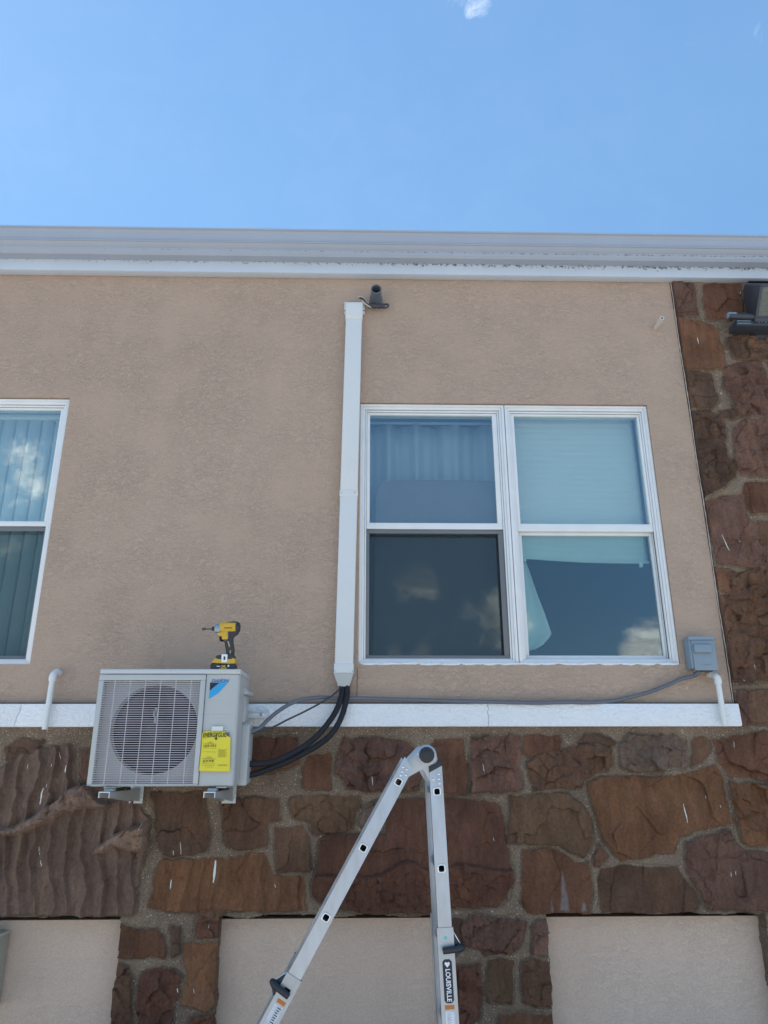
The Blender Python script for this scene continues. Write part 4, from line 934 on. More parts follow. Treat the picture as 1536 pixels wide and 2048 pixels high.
# grille: framed panel, bars, uprights
gz1 = az1-lid-.003; gz0 = az0+.005
sx0, sx1 = ax0+AW*.035, ax0+AW*.722; sz1 = U(*R1(600, 541), YA).z; sz0 = U(*R1(560, 1336), YA).z
b = MB(); b.ring((gx0, gx1, gz0, gz1), (sx0-gx0, gx1-sx1, sz0-gz0, gz1-sz1), YA-.010, YA+.0335); gr = b.build('grille', M['ac'], ac, bevel=.004, seg=3)
b = MB(); ns = 46
for k in range(ns):
    z = sz0+(sz1-sz0)*(k+.5)/ns; b.box(sx0-.001, sx1+.001, YA-.0075, YA-.001, z-.0014, z+.0014)
for k in range(6):
    x = sx0+(sx1-sx0)*(k+.75)/6.35; b.box(x-.0017, x+.0017, YA-.0085, YA-.0078, sz0-.001, sz1+.001)
b.build('grille_bar', M['slat'], gr, smooth=False)
for fx, fz in ((.735, .475), (.43, .012)):
    q = MB(); q.lathe((ax0+AW*fx-.006, YA-.010, az0+AH*fz), (0, -1, 0), [(-.002, .004), (.001, .004), (.0018, .002)], 12); q.build('screw', M['bracket'], gr)
# dark inside and fan
b = MB(); b.lathe((fc.x, YA+.0642, fc.z), (0, 1, 0), [(0, FR+.012), (.13, FR+.012)], 48, cap=False)
b.add([(x, YA+.176, z) for x, z in circ((fc.x, fc.z), FR+.013, 48)], [tuple(range(48))]); b.build('fan_shroud', M['cavity'], ac)
fan = MB(); fan.lathe((fc.x, YA+.045, fc.z), (0, 1, 0), [(0, .02), (.004, .040), (.05, .046)], 24)
for bl in range(3):
    a0 = math.radians(25+120*bl); vs = []; nr, na = 8, 10
    for i in range(nr+1):
        r = .044+(FR-.062)*i/nr
        for j in range(na+1):
            a = a0+math.radians(-42+84*j/na)*(0.72+.28*i/nr)+.35*i/nr; vs.append((fc.x+r*math.cos(a), YA+.055+.06*j/na, fc.z+r*math.sin(a)))
    fan.add(vs, [(i*(na+1)+j, i*(na+1)+j+1, (i+1)*(na+1)+j+1, (i+1)*(na+1)+j) for i in range(nr) for j in range(na)])
fan.build('fan', M['fan'], ac)
q = MB(); q.box(fc.x-.012, fc.x+.012, YA+.036, YA+.044, fc.z+.06, fc.z+.085); q.box(fc.x-.005, fc.x+.005, YA+.036, YA+.044, fc.z+.03, fc.z+.10); q.build('motor_stay', M['bracket'], ac)
# valve cover and finger grip on the right side
b = MB(); zz = lambda py: U(505, py, YA+.2).z
b.extrude([(YA+.15, zz(1571)), (YA+DEP-.01, zz(1566)), (YA+DEP+.006, zz(1556)), (YA+DEP+.006, zz(1462)), (YA+DEP-.02, zz(1448)), (YA+.17, zz(1446)), (YA+.15, zz(1452))], 'x', ax1-.003, ax1+.036)
vc = b.build('valve_cover', M['ac'], ac, bevel=.007, seg=3)
q = MB(); pq = [(YA+.17, zz(1510)), (YA+.25, zz(1516)), (YA+.25, zz(1519)), (YA+.17, zz(1513))]; q.extrude(pq, 'x', ax1+.034, ax1+.039); q.build('rib', M['ac_lid'], vc)
q = MB(); q.add([(ax1-.002, YA+.12, zz(1392)), (ax1-.002, YA+.25, zz(1392)), (ax1+.036, YA+.25, zz(1390)), (ax1+.024, YA+.12, zz(1391)), (ax1-.002, YA+.12, zz(1376)), (ax1-.002, YA+.25, zz(1376)), (ax1+.034, YA+.25, zz(1386)), (ax1+.022, YA+.12, zz(1386))],
      [(0, 1, 2, 3), (4, 5, 6, 7), (0, 1, 5, 4), (1, 2, 6, 5), (2, 3, 7, 6), (3, 0, 4, 7)]); q.build('finger_grip', M['ac'], ac, bevel=.002)
q = MB(); q.box(ax1-.004, ax1+.006, YA+.16, YA+DEP-.004, zz(1446), zz(1392)); q.build('side_vent', M['ac'], ac, bevel=.002)
# emblem and maker's lettering
q = MB(); q.prism([(U(*R1(*a), YA).x, U(*R1(*a), YA).z) for a in ((1113, 558), (1176, 556), (1098, 640), (1028, 683), (1034, 622))], YA-.0006, YA+.0021); emb = q.build('emblem', M['blue'], ac, smooth=False)
q = MB(); q.prism([(U(*R1(*a), YA).x, U(*R1(*a), YA).z) for a in ((1038, 559), (1107, 559), (1034, 619))], YA-.0006, YA+.0021); q.build('emblem_corner', M['navy'], emb, smooth=False)
a_, b_ = U(*R1(1043, 545), YA), U(*R1(1180, 545), YA)
text('lettering', 'DAIKIN', M['bluetext'], ac, facing(((a_.x+b_.x)/2, YA-.0004, a_.z)), .0215, fit=b_.x-a_.x, shear=.3, bold=.0003)
for k in (0, 1):
    fxm = (ax0+AW*(.13 if k == 0 else .90)); q = MB(); q.box(fxm-.018, fxm+.03, YA+.02, YA+.27, az0-.008, az0-.0005); q.build('foot_rail', M['ac'], ac, bevel=.002)

# yellow label hung on the unit with tape
LY = YA-.006
el = thing('energy_label', 'yellow energy guide sheet taped to the front of the air conditioner', 'label', (U(*R1(1075, 1240), LY).x, LY, U(*R1(1075, 1240), LY).z))
tl, tr, br, blq = (U(*R1(*a), LY) for a in ((977, 924), (1197, 930), (1193, 1242), (957, 1236)))
b = MB(); vs = []; n = 24
def lab(u, v, off=0.0):
    p_ = (tl*(1-u)+tr*u)*(1-v)+(blq*(1-u)+br*u)*v
    y = LY-.010*v**2-.004*math.sin(math.pi*u)*math.sin(math.pi*v*.9)+.003*math.sin(3.3*u+4*v)
    cu, cv = max(0, u-.80)/.2, max(0, .16-v)/.16
    if cu > 0 and cv > 0: k = min(cu, 1)*min(cv, 1); y -= .02*k; p_ = p_+Vector((-.020*k, 0, -.022*k))
    cu = max(0, .14-u)/.14
    if cu > 0 and v < .10: k = min(cu, 1)*(1-v/.10); y -= .01*k; p_ = p_+Vector((.006*k, 0, -.010*k))
    return Vector((p_.x, y-off, p_.z))
vs = [lab(i/n, k/n) for k in range(n+1) for i in range(n+1)]
b.add(vs, [(k*(n+1)+i, k*(n+1)+i+1, (k+1)*(n+1)+i+1, (k+1)*(n+1)+i) for k in range(n) for i in range(n)])
pap = b.build('paper', M['yellow_paper'], el, angle=60); pap.modifiers.new('thickness', 'SOLIDIFY').thickness = .0003
q = MB(); a_ = U(*R1(1053, 894), LY); c_ = U(*R1(1137, 928), LY); q.box(a_.x, c_.x, YA-.0105, YA-.0098, c_.z, a_.z); q.build('tape', M['tape'], el, smooth=False)
def ltext(body, u, v, size, fit=None, m='ink', bold=.0001):
    p_ = lab(u, v, .0035); return text('lettering', body, M[m], pap, facing(p_), size, fit=fit, thick=.0003, bold=bold)
LWD = (tr-tl).length
ltext('ENERGYGUIDE', .50, .112, .030, fit=LWD*.92, bold=.0003)
ltext('14.0-19.5', .30, .385, .0125, fit=LWD*.43); ltext('8.0-9.8', .29, .755, .0125, fit=LWD*.36)
ltext('Cooling', .30, .30, .0075, m='ink_faint', bold=0); ltext('Heating', .30, .66, .0075, m='ink_faint', bold=0)
def bars(spec, name, mt):
    q = MB()
    for u0, u1, v, h in spec:
        a_, c_ = lab(u0, v, .0036), lab(u1, v, .0036); q.add([a_+Vector((0, 0, -h)), c_+Vector((0, 0, -h)), c_+Vector((0, 0, h)), a_+Vector((0, 0, h))], [(0, 1, 2, 3)])
    q.build(name, M[mt], pap, smooth=False)
bars([(.08, .52, .335, .0008), (.08, .52, .44, .0005), (.08, .52, .53, .0005), (.08, .52, .70, .0008), (.08, .52, .82, .0005), (.08, .50, .86, .0005), (.06, .06+.004, .5, .001)]+[(.60, .60+.30-.03*(k % 3), .47+.022*k, .0006) for k in range(9)]+[(.6, .92, .84, .0006), (.6, .9, .86, .0006), (.04, .2, .19, .0006), (.2, .45, .9, .0005), (.08, .18, .415, .0006), (.08, .18, .79, .0006)], 'small_print', 'ink_faint')
q = MB(); p_ = lab(.5, .165, .0036); q.add([p_+Vector((-.0025, 0, .016)), p_+Vector((.0025, 0, .016)), p_+Vector((.0025, 0, -.004)), p_+Vector((.008, 0, -.004)), p_+Vector((0, 0, -.014)), p_+Vector((-.008, 0, -.004)), p_+Vector((-.0025, 0, -.004))], [(0, 6, 5, 4, 3, 2, 1)]); q.build('arrow', M['ink'], pap, smooth=False)

# ------------------------------------------------------------------ wall bracket that carries the unit
br_ = thing('wall_bracket', 'grey steel wall bracket with two arms carrying the air conditioner', 'bracket', ((ax0+ax1)/2, -0.05, az0-.05))
rz0, rz1 = U(515, 1437, -.07).z, U(515, 1421.5, -.07).z; rxr = U(537, 1430, -.07).x
b = MB(); b.box(ax0+.06, rxr, -.073, -.047, rz0, rz1); b.box(ax0+.06, rxr, -.082, -.0735, rz1-.006, rz1); b.box(ax0+.06, rxr, -.082, -.0735, rz0, rz0+.006)
rail = b.build('cross_rail', M['bracket_edge'], br_, bevel=.0015)
q = MB(); q.box(rxr-.085, rxr-.05, -.0745, -.0738, (rz0+rz1)/2-.006, (rz0+rz1)/2+.006); q.build('slot', M['white_ink'], rail, smooth=False)
q = MB(); q.lathe((rxr-.033, -.0735, (rz0+rz1)/2), (0, -1, 0), [(0, .013), (.003, .013), (.0035, .008), (.009, .0075), (.011, .004)], 16); q.build('bolt', M['steel'], rail)
aym = YA-.045
for k, (pxl, pxr) in enumerate(((197.5, 219), (407.5, 430))):
    xa = U(pxl, 1590, aym).x; xb = U(pxr, 1590, aym).x; zt = U(pxl, 1584, aym).z; zb = U(pxl, 1596, aym).z; y1 = -.03
    dz = .036; yk = aym+.06
    b = MB()
    b.box(xa, xb, aym, y1, zt-.003, zt)
    for xs_ in (xa, xb-.003):
        b.extrude([(aym, zb), (yk, zb), (y1, zb-dz), (y1, zt-.0032), (aym, zt-.0032)], 'x', xs_, xs_+.003)
    arm = b.build('arm', M['bracket'], br_, bevel=.0008, seg=1)
    q = MB(); q.box(xa-.0012, xb+.0012, aym-.0025, aym-.0003, zt-.004, zt+.0012); q.box(xa-.0012, xa+.0028, aym-.0025, aym-.0003, zb, zt-.0042); q.box(xb-.0028, xb+.0012, aym-.0025, aym-.0003, zb, zt-.0042); q.build('lip', M['bracket_edge'], arm, smooth=False)
    q = MB(); xm = (xa+xb)/2; q.box(xm-.02, xm+.02, aym+.05, aym+.10, zt+.0005, az0-.009); q.build('rubber_pad', M['rubber'], br_, bevel=.003)
    q = MB(); q.box(xm-.014, xm+.04, aym+.20, aym+.27, zt+.0005, az0-.009); q.build('rubber_pad', M['blackplastic'], br_, bevel=.003)
    q = MB(); q.box(xa-.006, xb+.016, -.029, -.024+.003, zb-dz-.01, rz0-.002); q.build('upright', M['bracket'], br_, bevel=.002)
    q = MB()
    for hz in (.012, .032): q.lathe((xb+.011, -.029, zb-dz+hz), (0, -1, 0), [(0, .005), (.003, .005), (.004, .002)], 10)
    q.build('bolt', M['steel'], br_)

# ------------------------------------------------------------------ impact driver standing on the unit
YD = YA+.055
def R7(x, y): q = U(390+x*.08464, 1220+y*.08464, YD); return q
dz_off = az1-R7(700, 1392).z
def D(x, y): q = R7(x, y); return Vector((q.x, YD, q.z+dz_off))
dr = thing('impact_driver', 'yellow and black cordless impact driver standing on top of the air conditioner', 'power tool', (D(700, 1392).x, YD, az1))
def dpoly(name, pts, hw, m, parent=dr, bevel=.004, y=YD):
    b = MB(); b.prism([(D(*q).x, D(*q).z) for q in pts], y-hw, y+hw); return b.build(name, m, parent, bevel=bevel, seg=3)
px7 = (D(1000, 400).x-D(0, 400).x)/1000
ctr = D(850, 375)
# motor housing: lathe along x
def xl(name, prof, m, z=375, parent=dr, n=28, sy=.8):
    b = MB(); c_ = D(0, z)
    k = len(prof); vs = []
    for x, r in prof:
        for i in range(n):
            a = 2*math.pi*i/n; vs.append((c_.x+x*px7, YD+sy*r*px7*math.cos(a), c_.z+r*px7*math.sin(a)))
    b.add(vs, [(i*n+j, i*n+(j+1) % n, (i+1)*n+(j+1) % n, (i+1)*n+j) for i in range(k-1) for j in range(n)]+[tuple(range(n)), tuple(range((k-1)*n, k*n))]); return b.build(name, m, parent, angle=40)
xl('motor_housing', [(600, 118), (640, 128), (700, 132), (900, 130), (985, 126)], M['toolyellow'])
xl('end_cap', [(975, 128), (990, 136), (1030, 128), (1058, 104), (1072, 60)], M['toolblack'], z=380)
xl('gear_case', [(470, 80), (480, 104), (510, 112), (590, 122), (612, 122)], M['toolgrey'], z=405)
xl('nose_ring', [(455, 40), (468, 84), (478, 92), (484, 84)], M['toolblack'], z=410)
ch = xl('chuck', [(400, 46), (405, 50), (455, 44), (470, 40)], M['toolblack'], z=408)
bt = xl('bit', [(168, 26), (175, 30), (245, 30), (250, 14), (405, 14)], M['bit'], z=416, sy=1)
dpoly('side_plate', [(690, 300), (975, 300), (975, 440), (690, 445)], 135*px7*.80*1.03, M['toolyellow'], bevel=.002)
dpoly('rubber_top', [(745, 285), (800, 250), (990, 238), (1010, 300), (940, 290)], 60*px7, M['toolblack'], bevel=.003)
hd = dpoly('handle', [(760, 440), (1050, 440), (1020, 540), (930, 590), (905, 650), (912, 760), (935, 880), (928, 1030), (745, 1030), (735, 930), (700, 720), (760, 690)], 62*px7, M['toolblack'], bevel=.006)
dpoly('trigger_guard', [(530, 520), (780, 450), (785, 670), (735, 670), (640, 670), (650, 600), (560, 580)], 66*px7, M['toolyellow'], bevel=.004)
dpoly('trigger', [(575, 590), (640, 600), (640, 690), (720, 690), (700, 715), (580, 705)], 32*px7, M['toolblack'], bevel=.003)
for a in ([(775, 710), (810, 705), (845, 830), (820, 865)], [(830, 935), (865, 920), (860, 1008), (830, 1008)], [(780, 480), (796, 480), (796, 655), (775, 655)]):
    dpoly('trim_line', a, 64.5*px7, mat('dull_yellow_plastic', (0.42, 0.33, 0.12), rough=.5), bevel=.001)
bs_ = dpoly('tool_base', [(400, 1240), (420, 1190), (510, 1100), (900, 1090), (970, 1130), (985, 1240), (900, 1255), (560, 1240)], 118*px7, M['toolyellow'], bevel=.006)
dpoly('base_grip', [(510, 1075), (560, 1045), (740, 1045), (760, 1015), (920, 1015), (960, 1090), (880, 1150), (560, 1150), (515, 1120)], 122*px7, M['toolblack'], bevel=.006)
bat = dpoly('battery', [(385, 1392), (385, 1262), (440, 1215), (540, 1235), (610, 1262), (800, 1262), (880, 1245), (985, 1255), (975, 1392)], 128*px7, M['toolblack'], bevel=.006)
yfb = YD-128*px7
text('lettering', 'XR', M['toolyellow'], bat, facing((D(700, 1318).x, yfb-.0008, D(700, 1318).z)), .0135, fit=115*px7, thick=.0005, bold=.0012)
q = MB(); q.prism([(D(*a).x, D(*a).z) for a in ((590, 1372), (640, 1350), (760, 1350), (790, 1372))], yfb-.0012, yfb+.001); q.build('battery_mark', M['toolyellow'], bat, smooth=False)
q = MB(); q.prism([(D(*a).x, D(*a).z) for a in ((540, 1300), (620, 1306), (620, 1322), (545, 1322))], yfb-.0012, yfb+.001); q.build('battery_mark', M['white_ink'], bat, smooth=False); q = MB(); q.prism([(D(*a).x, D(*a).z) for a in ((800, 1280), (830, 1275), (838, 1310), (800, 1335))], yfb-.0012, yfb+.001); q.build('battery_mark', M['white_ink'], bat, smooth=False)
cl_ = dpoly('belt_hook', [(655, 1030), (795, 1030), (785, 1222), (652, 1222)], .003, M['white_ink'], bevel=.0012, y=YD-126*px7)
dpoly('hook_slot', [(700, 1085), (745, 1075), (750, 1160), (700, 1170)], .0034, M['toolblack'], parent=cl_, bevel=.001, y=YD-126*px7)
text('lettering', 'DEWALT', M['ink'], dr, facing((D(805, 410).x, YD-135*px7*.80*1.03-.0006, D(805, 410).z)), .004, fit=190*px7, thick=.0004, bold=.0006)

# ------------------------------------------------------------------ line-set duct on the wall
YT = -0.066
def dx(py):
    t = (py-637)/(1345-637); return U(691.5+(668.5-691.5)*t, py, YT), U(724+(706-724)*t, py, YT)
du = thing('line_duct', 'tall ivory plastic duct running down the stucco beside the main window', 'duct', (U(690, 1373, YT).x, -.03, U(690, 1373, YT).z))
def dseg(name, pa, pb, grow, yf=YT, m='duct', bev=.006):
    (a, b_), (c_, d_) = dx(pa), dx(pb); q = MB()
    q.add([(c_.x-grow, yf, c_.z), (d_.x+grow, yf, d_.z), (d_.x+grow, -.0005, d_.z), (c_.x-grow, -.0005, c_.z), (a.x-grow, yf, a.z), (b_.x+grow, yf, b_.z), (b_.x+grow, -.0005, b_.z), (a.x-grow, -.0005, a.z)],
          [(0, 3, 2, 1), (4, 5, 6, 7), (0, 1, 5, 4), (1, 2, 6, 5), (2, 3, 7, 6), (3, 0, 4, 7)]); return q.build(name, M[m], du, bevel=bev, seg=3)
dseg('duct_length', 636, 981, 0); dseg('duct_length', 989, 1330, 0)
cpl = dseg('coupling', 980, 992, .003, yf=YT-.003, bev=.002)
cap = dseg('wall_cap', 604, 637, .004, yf=YT-.006, bev=.010)
def screws(pts, par):
    for px_, py_ in pts:
        p_ = U(px_, py_, YT-.006); q = MB(); q.lathe(p_, (0, -1, 0), [(-.004, .004), (.001, .004), (.002, .002)], 10); q.build('screw', M['bracket'], par)
screws([(682, 985), (710, 985)], cpl)
for sgn, px_ in ((-1, 690), (1, 729)):
    a = U(px_, 604, -.03); c_ = U(px_-1, 626, -.03); q = MB(); x0_, x1_ = (a.x-.004, a.x+.022) if sgn < 0 else (a.x-.022, a.x+.002)
    q.box(x0_, x1_, -.034, -.001, c_.z, a.z); q.build('flange', M['duct'], cap, bevel=.004)
    s_ = MB(); s_.lathe((x0_+.006 if sgn < 0 else x1_-.005, -.034, c_.z+.014), (0, -1, 0), [(0, .0045), (.001, .0045)], 10); s_.build('screw_hole', M['hole'], cap)
end = dseg('end_fitting', 1327, 1346, .003, yf=YT-.003, bev=.003)
screws([(668.5, 1342), (705.5, 1342)], end)
(a, b_) = dx(1346); c_, d_ = U(676, 1373, YT+.008), U(698.5, 1373, YT+.008); q = MB()
q.add([(c_.x, c_.y, c_.z), (d_.x, c_.y, d_.z), (d_.x, -.008, d_.z), (c_.x, -.008, c_.z), (a.x-.004, YT-.004, a.z), (b_.x+.004, YT-.004, a.z), (b_.x+.004, -.0008, a.z), (a.x-.004, -.0008, a.z)],
      [(0, 3, 2, 1), (4, 5, 6, 7), (0, 1, 5, 4), (1, 2, 6, 5), (2, 3, 7, 6), (3, 0, 4, 7)]); q.build('reducer', M['ac'], du, bevel=.003)

# ------------------------------------------------------------------ pipes and cables
def R3(x, y): return (480+x*.15625, 1340+y*.15625)
def run(pts, ya, yb_, r, name, m, label, cat, group=None, n=12, ridged=0, power=1.0):
    P = []
    for i, (x, y) in enumerate(pts):
        t = (i/(len(pts)-1))**power; P.append(U(x, y, ya+(yb_-ya)*t))
    S = smooth_path(P, 14); b = MB()
    b.tube(S, r, n, rf=(lambda i: r*(1+ridged*(math.sin(i*1.9)*.5+.5*math.sin(i*.7)))) if ridged else None)
    return tag(b.build(name, M[m], angle=60), label, cat, group)
run([R3(*a) for a in ((1372, 190), (1372, 300), (1350, 430), (1310, 570), (1240, 720), (1140, 850), (1000, 960), (800, 1075), (600, 1175), (420, 1245), (250, 1312), (110, 1350))], -.042, -.22, .0150, 'insulated_pipe', 'blackfoam', 'outer black insulated pipe, lower of the pair curving from duct to unit', 'pipe', 'insulated refrigerant pipes', ridged=.035, n=14)
run([R3(*a) for a in ((1310, 190), (1304, 300), (1275, 420), (1225, 530), (1150, 650), (1010, 820), (850, 955), (650, 1075), (450, 1165), (300, 1195), (110, 1205))], -.036, -.24, .0150, 'insulated_pipe', 'blackfoam', 'inner black insulated pipe, upper of the pair curving from duct to unit', 'pipe', 'insulated refrigerant pipes', ridged=.03, n=14)
run([R3(*a) for a in ((1285, 200), (1262, 255), (1150, 350), (1000, 440), (800, 545), (600, 640), (470, 708), (330, 766), (150, 812))], -.05, -.26, .0048, 'cable', 'cable', 'thin dark cable slanting from the duct end to the air conditioner', 'cable')
def RB(x, y): return (1180+x*.2318, 1240+y*.2318)
gc = [RB(*a) for a in ((950, 448), (915, 470), (880, 487), (780, 512), (650, 570), (500, 625), (350, 665), (200, 698), (0, 712))]+[R6(*a) for a in ((1000, 1262), (880, 1265), (700, 1261), (500, 1256), (300, 1250), (150, 1246))]+[R3(*a) for a in ((1250, 366), (1120, 352), (1000, 352), (800, 378), (640, 435), (480, 535), (350, 645), (250, 745), (120, 800))]
P = []
for i, (x, y) in enumerate(gc):
    yv = -.035 if i < 8 else (-.052 if i < 15 else -.055-(i-15)*.026)
    if i < 2: yv = -.05
    P.append(U(x, y, yv))
b = MB(); b.tube(smooth_path(P, 12), .0102, 12); tag(b.build('flexible_conduit', M['greyflex'], angle=60), 'long grey flexible conduit lying along the top of the white trim board', 'conduit')
b = MB()
# ------------------------------------------------------------------ grey switch box
YB = -.085
bx_ = thing('switch_box', 'grey electrical switch box on the stucco beside the stone column', 'electrical box', (U(1410, 1340, -.04).x, -.04, U(1410, 1340, YB).z))
r = px_rect(RB(852, 147), RB(1056, 147), RB(1106, 432), RB(884, 438), YB)
b = MB(); b.box(r[0], r[1], YB+.006, -.001, r[2]+.012, r[3]); b.build('enclosure', M['greybox'], bx_, bevel=.005)
b = MB(); b.box(r[0]+.012, r[1]+.003, YB-.004, YB+.0055, r[2], r[3]-.018); cv = b.build('cover', M['greybox'], bx_, bevel=.003)
b = MB(); b.box(r[0]-.003, r[1]+.004, YB-.006, YB+.02, r[3]-.016, r[3]+.004); b.build('hood', M['greybox'], bx_, bevel=.003)
h = px_rect(RB(893, 208), RB(1052, 205), RB(1058, 280), RB(905, 284), YB-.02)
b = MB(); b.box(h[0], h[1], YB-.022, YB-.0042, h[2], h[3]); b.build('handle', M['greybox'], cv, bevel=.007, seg=3)
q = MB(); cz_ = U(*RB(1000, 375), YB).z; cxx = (r[0]+r[1])/2+.012
for rr in (.024, .017): q.tube([(cxx+rr*math.cos(t), YB-.0045, cz_+rr*.45*math.sin(t)) for t in [math.pi*(1.05+.9*k/12) for k in range(13)]], .0012, 6)
q.build('embossed_mark', M['greybox'], cv)
q = MB(); q.box(r[0]+.05, r[1]-.02, YB+.004, YB+.03, r[2]-.004, r[2]+.0115); q.build('conduit_knockout', M['blackplastic'], bx_, bevel=.002)
q = MB(); e0 = U(*RB(935, 452), -.05); q.tube([e0+Vector((.012, 0, .02)), e0, e0+Vector((-.02, 0, -.012))], .014, 12); q.build('conduit_fitting', M['greyflex'], bx_)

# ------------------------------------------------------------------ white pvc pipes
def elbow_pipe(wall_px, knee_px, end_px, label, group, r=.0152):
    yk = -.075
    a = U(*wall_px, -.001); k_ = U(*knee_px, yk); e = U(*end_px, yk)
    t_ = thing('drain_pipe', label, 'pipe', (e.x, yk, e.z), group)
    kx = k_.x; dirn = (e-k_).normalized()
    b = MB(); b.tube([k_+dirn*.03+(e-k_-dirn*.03)*i/6 for i in range(7)], r, 18)
    b.build('pipe', M['pvc'], t_)
    b = MB(); ay = Vector((a.x, yk+.02, a.z)); pth = smooth_path([a, Vector((a.x, yk*.45, a.z)), a*.35+(k_+Vector((0, .008, .006)))*.65, k_+dirn*.012, k_+dirn*.042], 8); b.tube(pth, r*1.28, 18, rf=lambda i: r*(1.22 if i < len(pth)-6 else 1.32)); b.build('elbow', M['pvc'], t_)
    b = MB(); b.lathe(e-dirn*.0015, -dirn, [(0, r*.80), (.003, r*.80)], 16); 
    b.build('bore', M['hole'], t_)
    return t_
elbow_pipe((119, 1346), (107, 1346), (89.5, 1459), 'white plastic drain pipe with elbow, left of the air conditioner', 'white drain pipes with an elbow')
elbow_pipe((1419, 1350), (1434, 1352), (1449.5, 1450), 'white plastic drain pipe with elbow under the grey switch box', 'white drain pipes with an elbow')
def hollow(c_, axis, L, r, ri, name, m, parent, n=24):
    b = MB(); b.lathe(c_, axis, [(0, r), (L, r), (L, ri), (0.004, ri)], n, cap=False)
    ax = Vector(axis).normalized(); cc = Vector(c_)+ax*.004
    u_ = ax.orthogonal().normalized(); v_ = ax.cross(u_); b.cur = 1
    b.add([cc+(u_*math.cos(2*math.pi*k/n)+v_*math.sin(2*math.pi*k/n))*ri for k in range(n)], [tuple(range(n))])
    return b.build(name, [M[m], M['hole']], parent)
p_ = U(1311, 656, 0); tag(hollow(p_, (0, -1, 0), .115, .0140, .0088, 'pipe_stub', 'pvc_dirty', None), 'short dusty white pipe stub sticking out of stucco near the floodlight', 'pipe')
pc2 = U(752, 603, 0)
vp = thing('vent_pipe', 'grey vent pipe stub under the gutter beside the duct top', 'pipe', tuple(pc2))
hollow(pc2, (0, -1, 0), .135, .034, .0285, 'pipe', 'greypvc', vp)
b = MB(); b.lathe(pc2, (0, -1, 0), [(.133, .0342), (.1357, .0342), (.1357, .0283), (.133, .0283)], 28, cap=False); b.build('rim', M['greyflex'], vp)  # end ring in its own grey, painting in the lit end face
b = MB(); b.lathe(pc2, (0, -1, 0), [(.0005, .044), (.004, .044), (.007, .041), (.045, .040), (.048, .038), (.048, .0345)], 28, cap=False); b.build('collar', M['greypvc'], vp)
# taped cable bundle below it and the pale wires to the duct
ta, tb = U(738, 611, -.04), U(768, 612, -.04)
wb = thing('cable_bundle', 'taped dark cable end with pale wires under the grey vent pipe', 'cable', tuple(ta))
b = MB(); b.tube(smooth_path([ta, (ta+tb)/2+Vector((0, -.008, -.008)), tb], 6), .017, 12, rf=lambda i: .0165+.003*math.sin(i*1.7)); b.build('tape_wrap', M['cable'], wb)
b = MB(); b.tube(smooth_path([tb+Vector((-.01, 0, .004)), tb+Vector((.018, -.004, .012)), tb+Vector((.028, -.004, .0)), tb+Vector((.016, -.004, -.014)), tb+Vector((-.01, 0, -.012))], 8), .006, 10); b.build('cable_loop', M['cable'], wb)
for k, m_ in ((0, 'wire'), (1, 'cable'), (2, 'wire')):
    p0_, p1_, p2_, p3_ = U(717+3*k, 594+2*k, -.05), U(725, 594+4*k, -.07), U(730+2*k, 602+4*k, -.06), U(742, 611+2*k, -.045)
    b = MB(); b.tube(smooth_path([p0_, p1_, p2_, p3_], 8), .0042 if m_ == 'wire' else .007, 8); b.build('wire', M[m_], wb)

# ------------------------------------------------------------------ floodlight
fl = thing('floodlight', 'dark grey floodlight on the stone column under the gutter', 'floodlight', tuple(U(1530, 640, -.05)))
yfr, yrr = -.27, -.06
fx0 = U(1520, 568, yfr).x; fw = .26; fx1 = fx0+fw
FT = Vector((fx0, yfr, U(1520, 568, yfr).z)); FB = Vector((fx0, -.135, U(1504, 642, -.135).z))
fzt, fzb = FT.z, FB.z
b = MB()
pf = [(FT.y, FT.z), (FB.y, FB.z)]+[(y_, U(a_, c_, y_).z) for a_, c_, y_ in ((1489, 635, -.105), (1482, 617, -.07), (1480, 598, -.06), (1483, 580, -.075), (1489, 566, -.11))]
b.extrude(pf, 'x', fx0, fx1); hs = b.build('housing', M['lamp_body'], fl, bevel=.008, seg=3)
dn = (FB-FT).normalized(); nn = Vector((0, dn.z, -dn.y)); top = FT.copy(); Hh = (FB-FT).length
b = MB(); b.M = Matrix(((1, 0, 0, top.x), (0, -nn.y, -dn.y, top.y), (0, -nn.z, -dn.z, top.z), (0, 0, 0, 1)))
b.ring((-.004, fw+.004, -Hh-.004, .004), (.020, .020, .026, .020), -.016, -.0005); bz = b.build('bezel', M['lamp_body'], fl, bevel=.003)
b = MB(); b.M = Matrix(((1, 0, 0, top.x), (0, -nn.y, -dn.y, top.y), (0, -nn.z, -dn.z, top.z), (0, 0, 0, 1)))
b.box(.0165, fw-.0165, -.0078, -.0048, -Hh+.0225, -.0165); b.build('lens', M['lamp_glass'], fl, smooth=False)
b = MB(); b.M = Matrix(((1, 0, 0, top.x), (0, -nn.y, -dn.y, top.y), (0, -nn.z, -dn.z, top.z), (0, 0, 0, 1)))
for k in range(5): b.box(.018, fw-.018, -.0042+.0004*k, -.0012+.0004*k, -Hh+.024+k*(Hh-.042)/5, -Hh+.024+(k+.8)*(Hh-.042)/5)
b.build('reflector', M['reflector'], fl, bevel=.001)
b = MB(); b.box(fx0+.02, fx1-.02, -.13, -.10, max(p_[1] for p_ in pf)+.0005, max(p_[1] for p_ in pf)+.006); b.build('top_visor', M['lamp_body'], fl, bevel=.002)
kx0 = U(1456, 632, -.14).x
b = MB(); b.tube([(kx0, -.14, U(1470, 632, -.14).z), (fx0+.10, -.14, U(1470, 634, -.14).z)], .021, 14); b.build('swivel_arm', M['lamp_body'], fl)
b = MB(); b.lathe((kx0-.002, -.14, U(1470, 631, -.14).z), (1, 0, 0), [(0, .017), (.002, .021), (.05, .021)], 14); b.build('arm_cap', M['greybox'], fl)
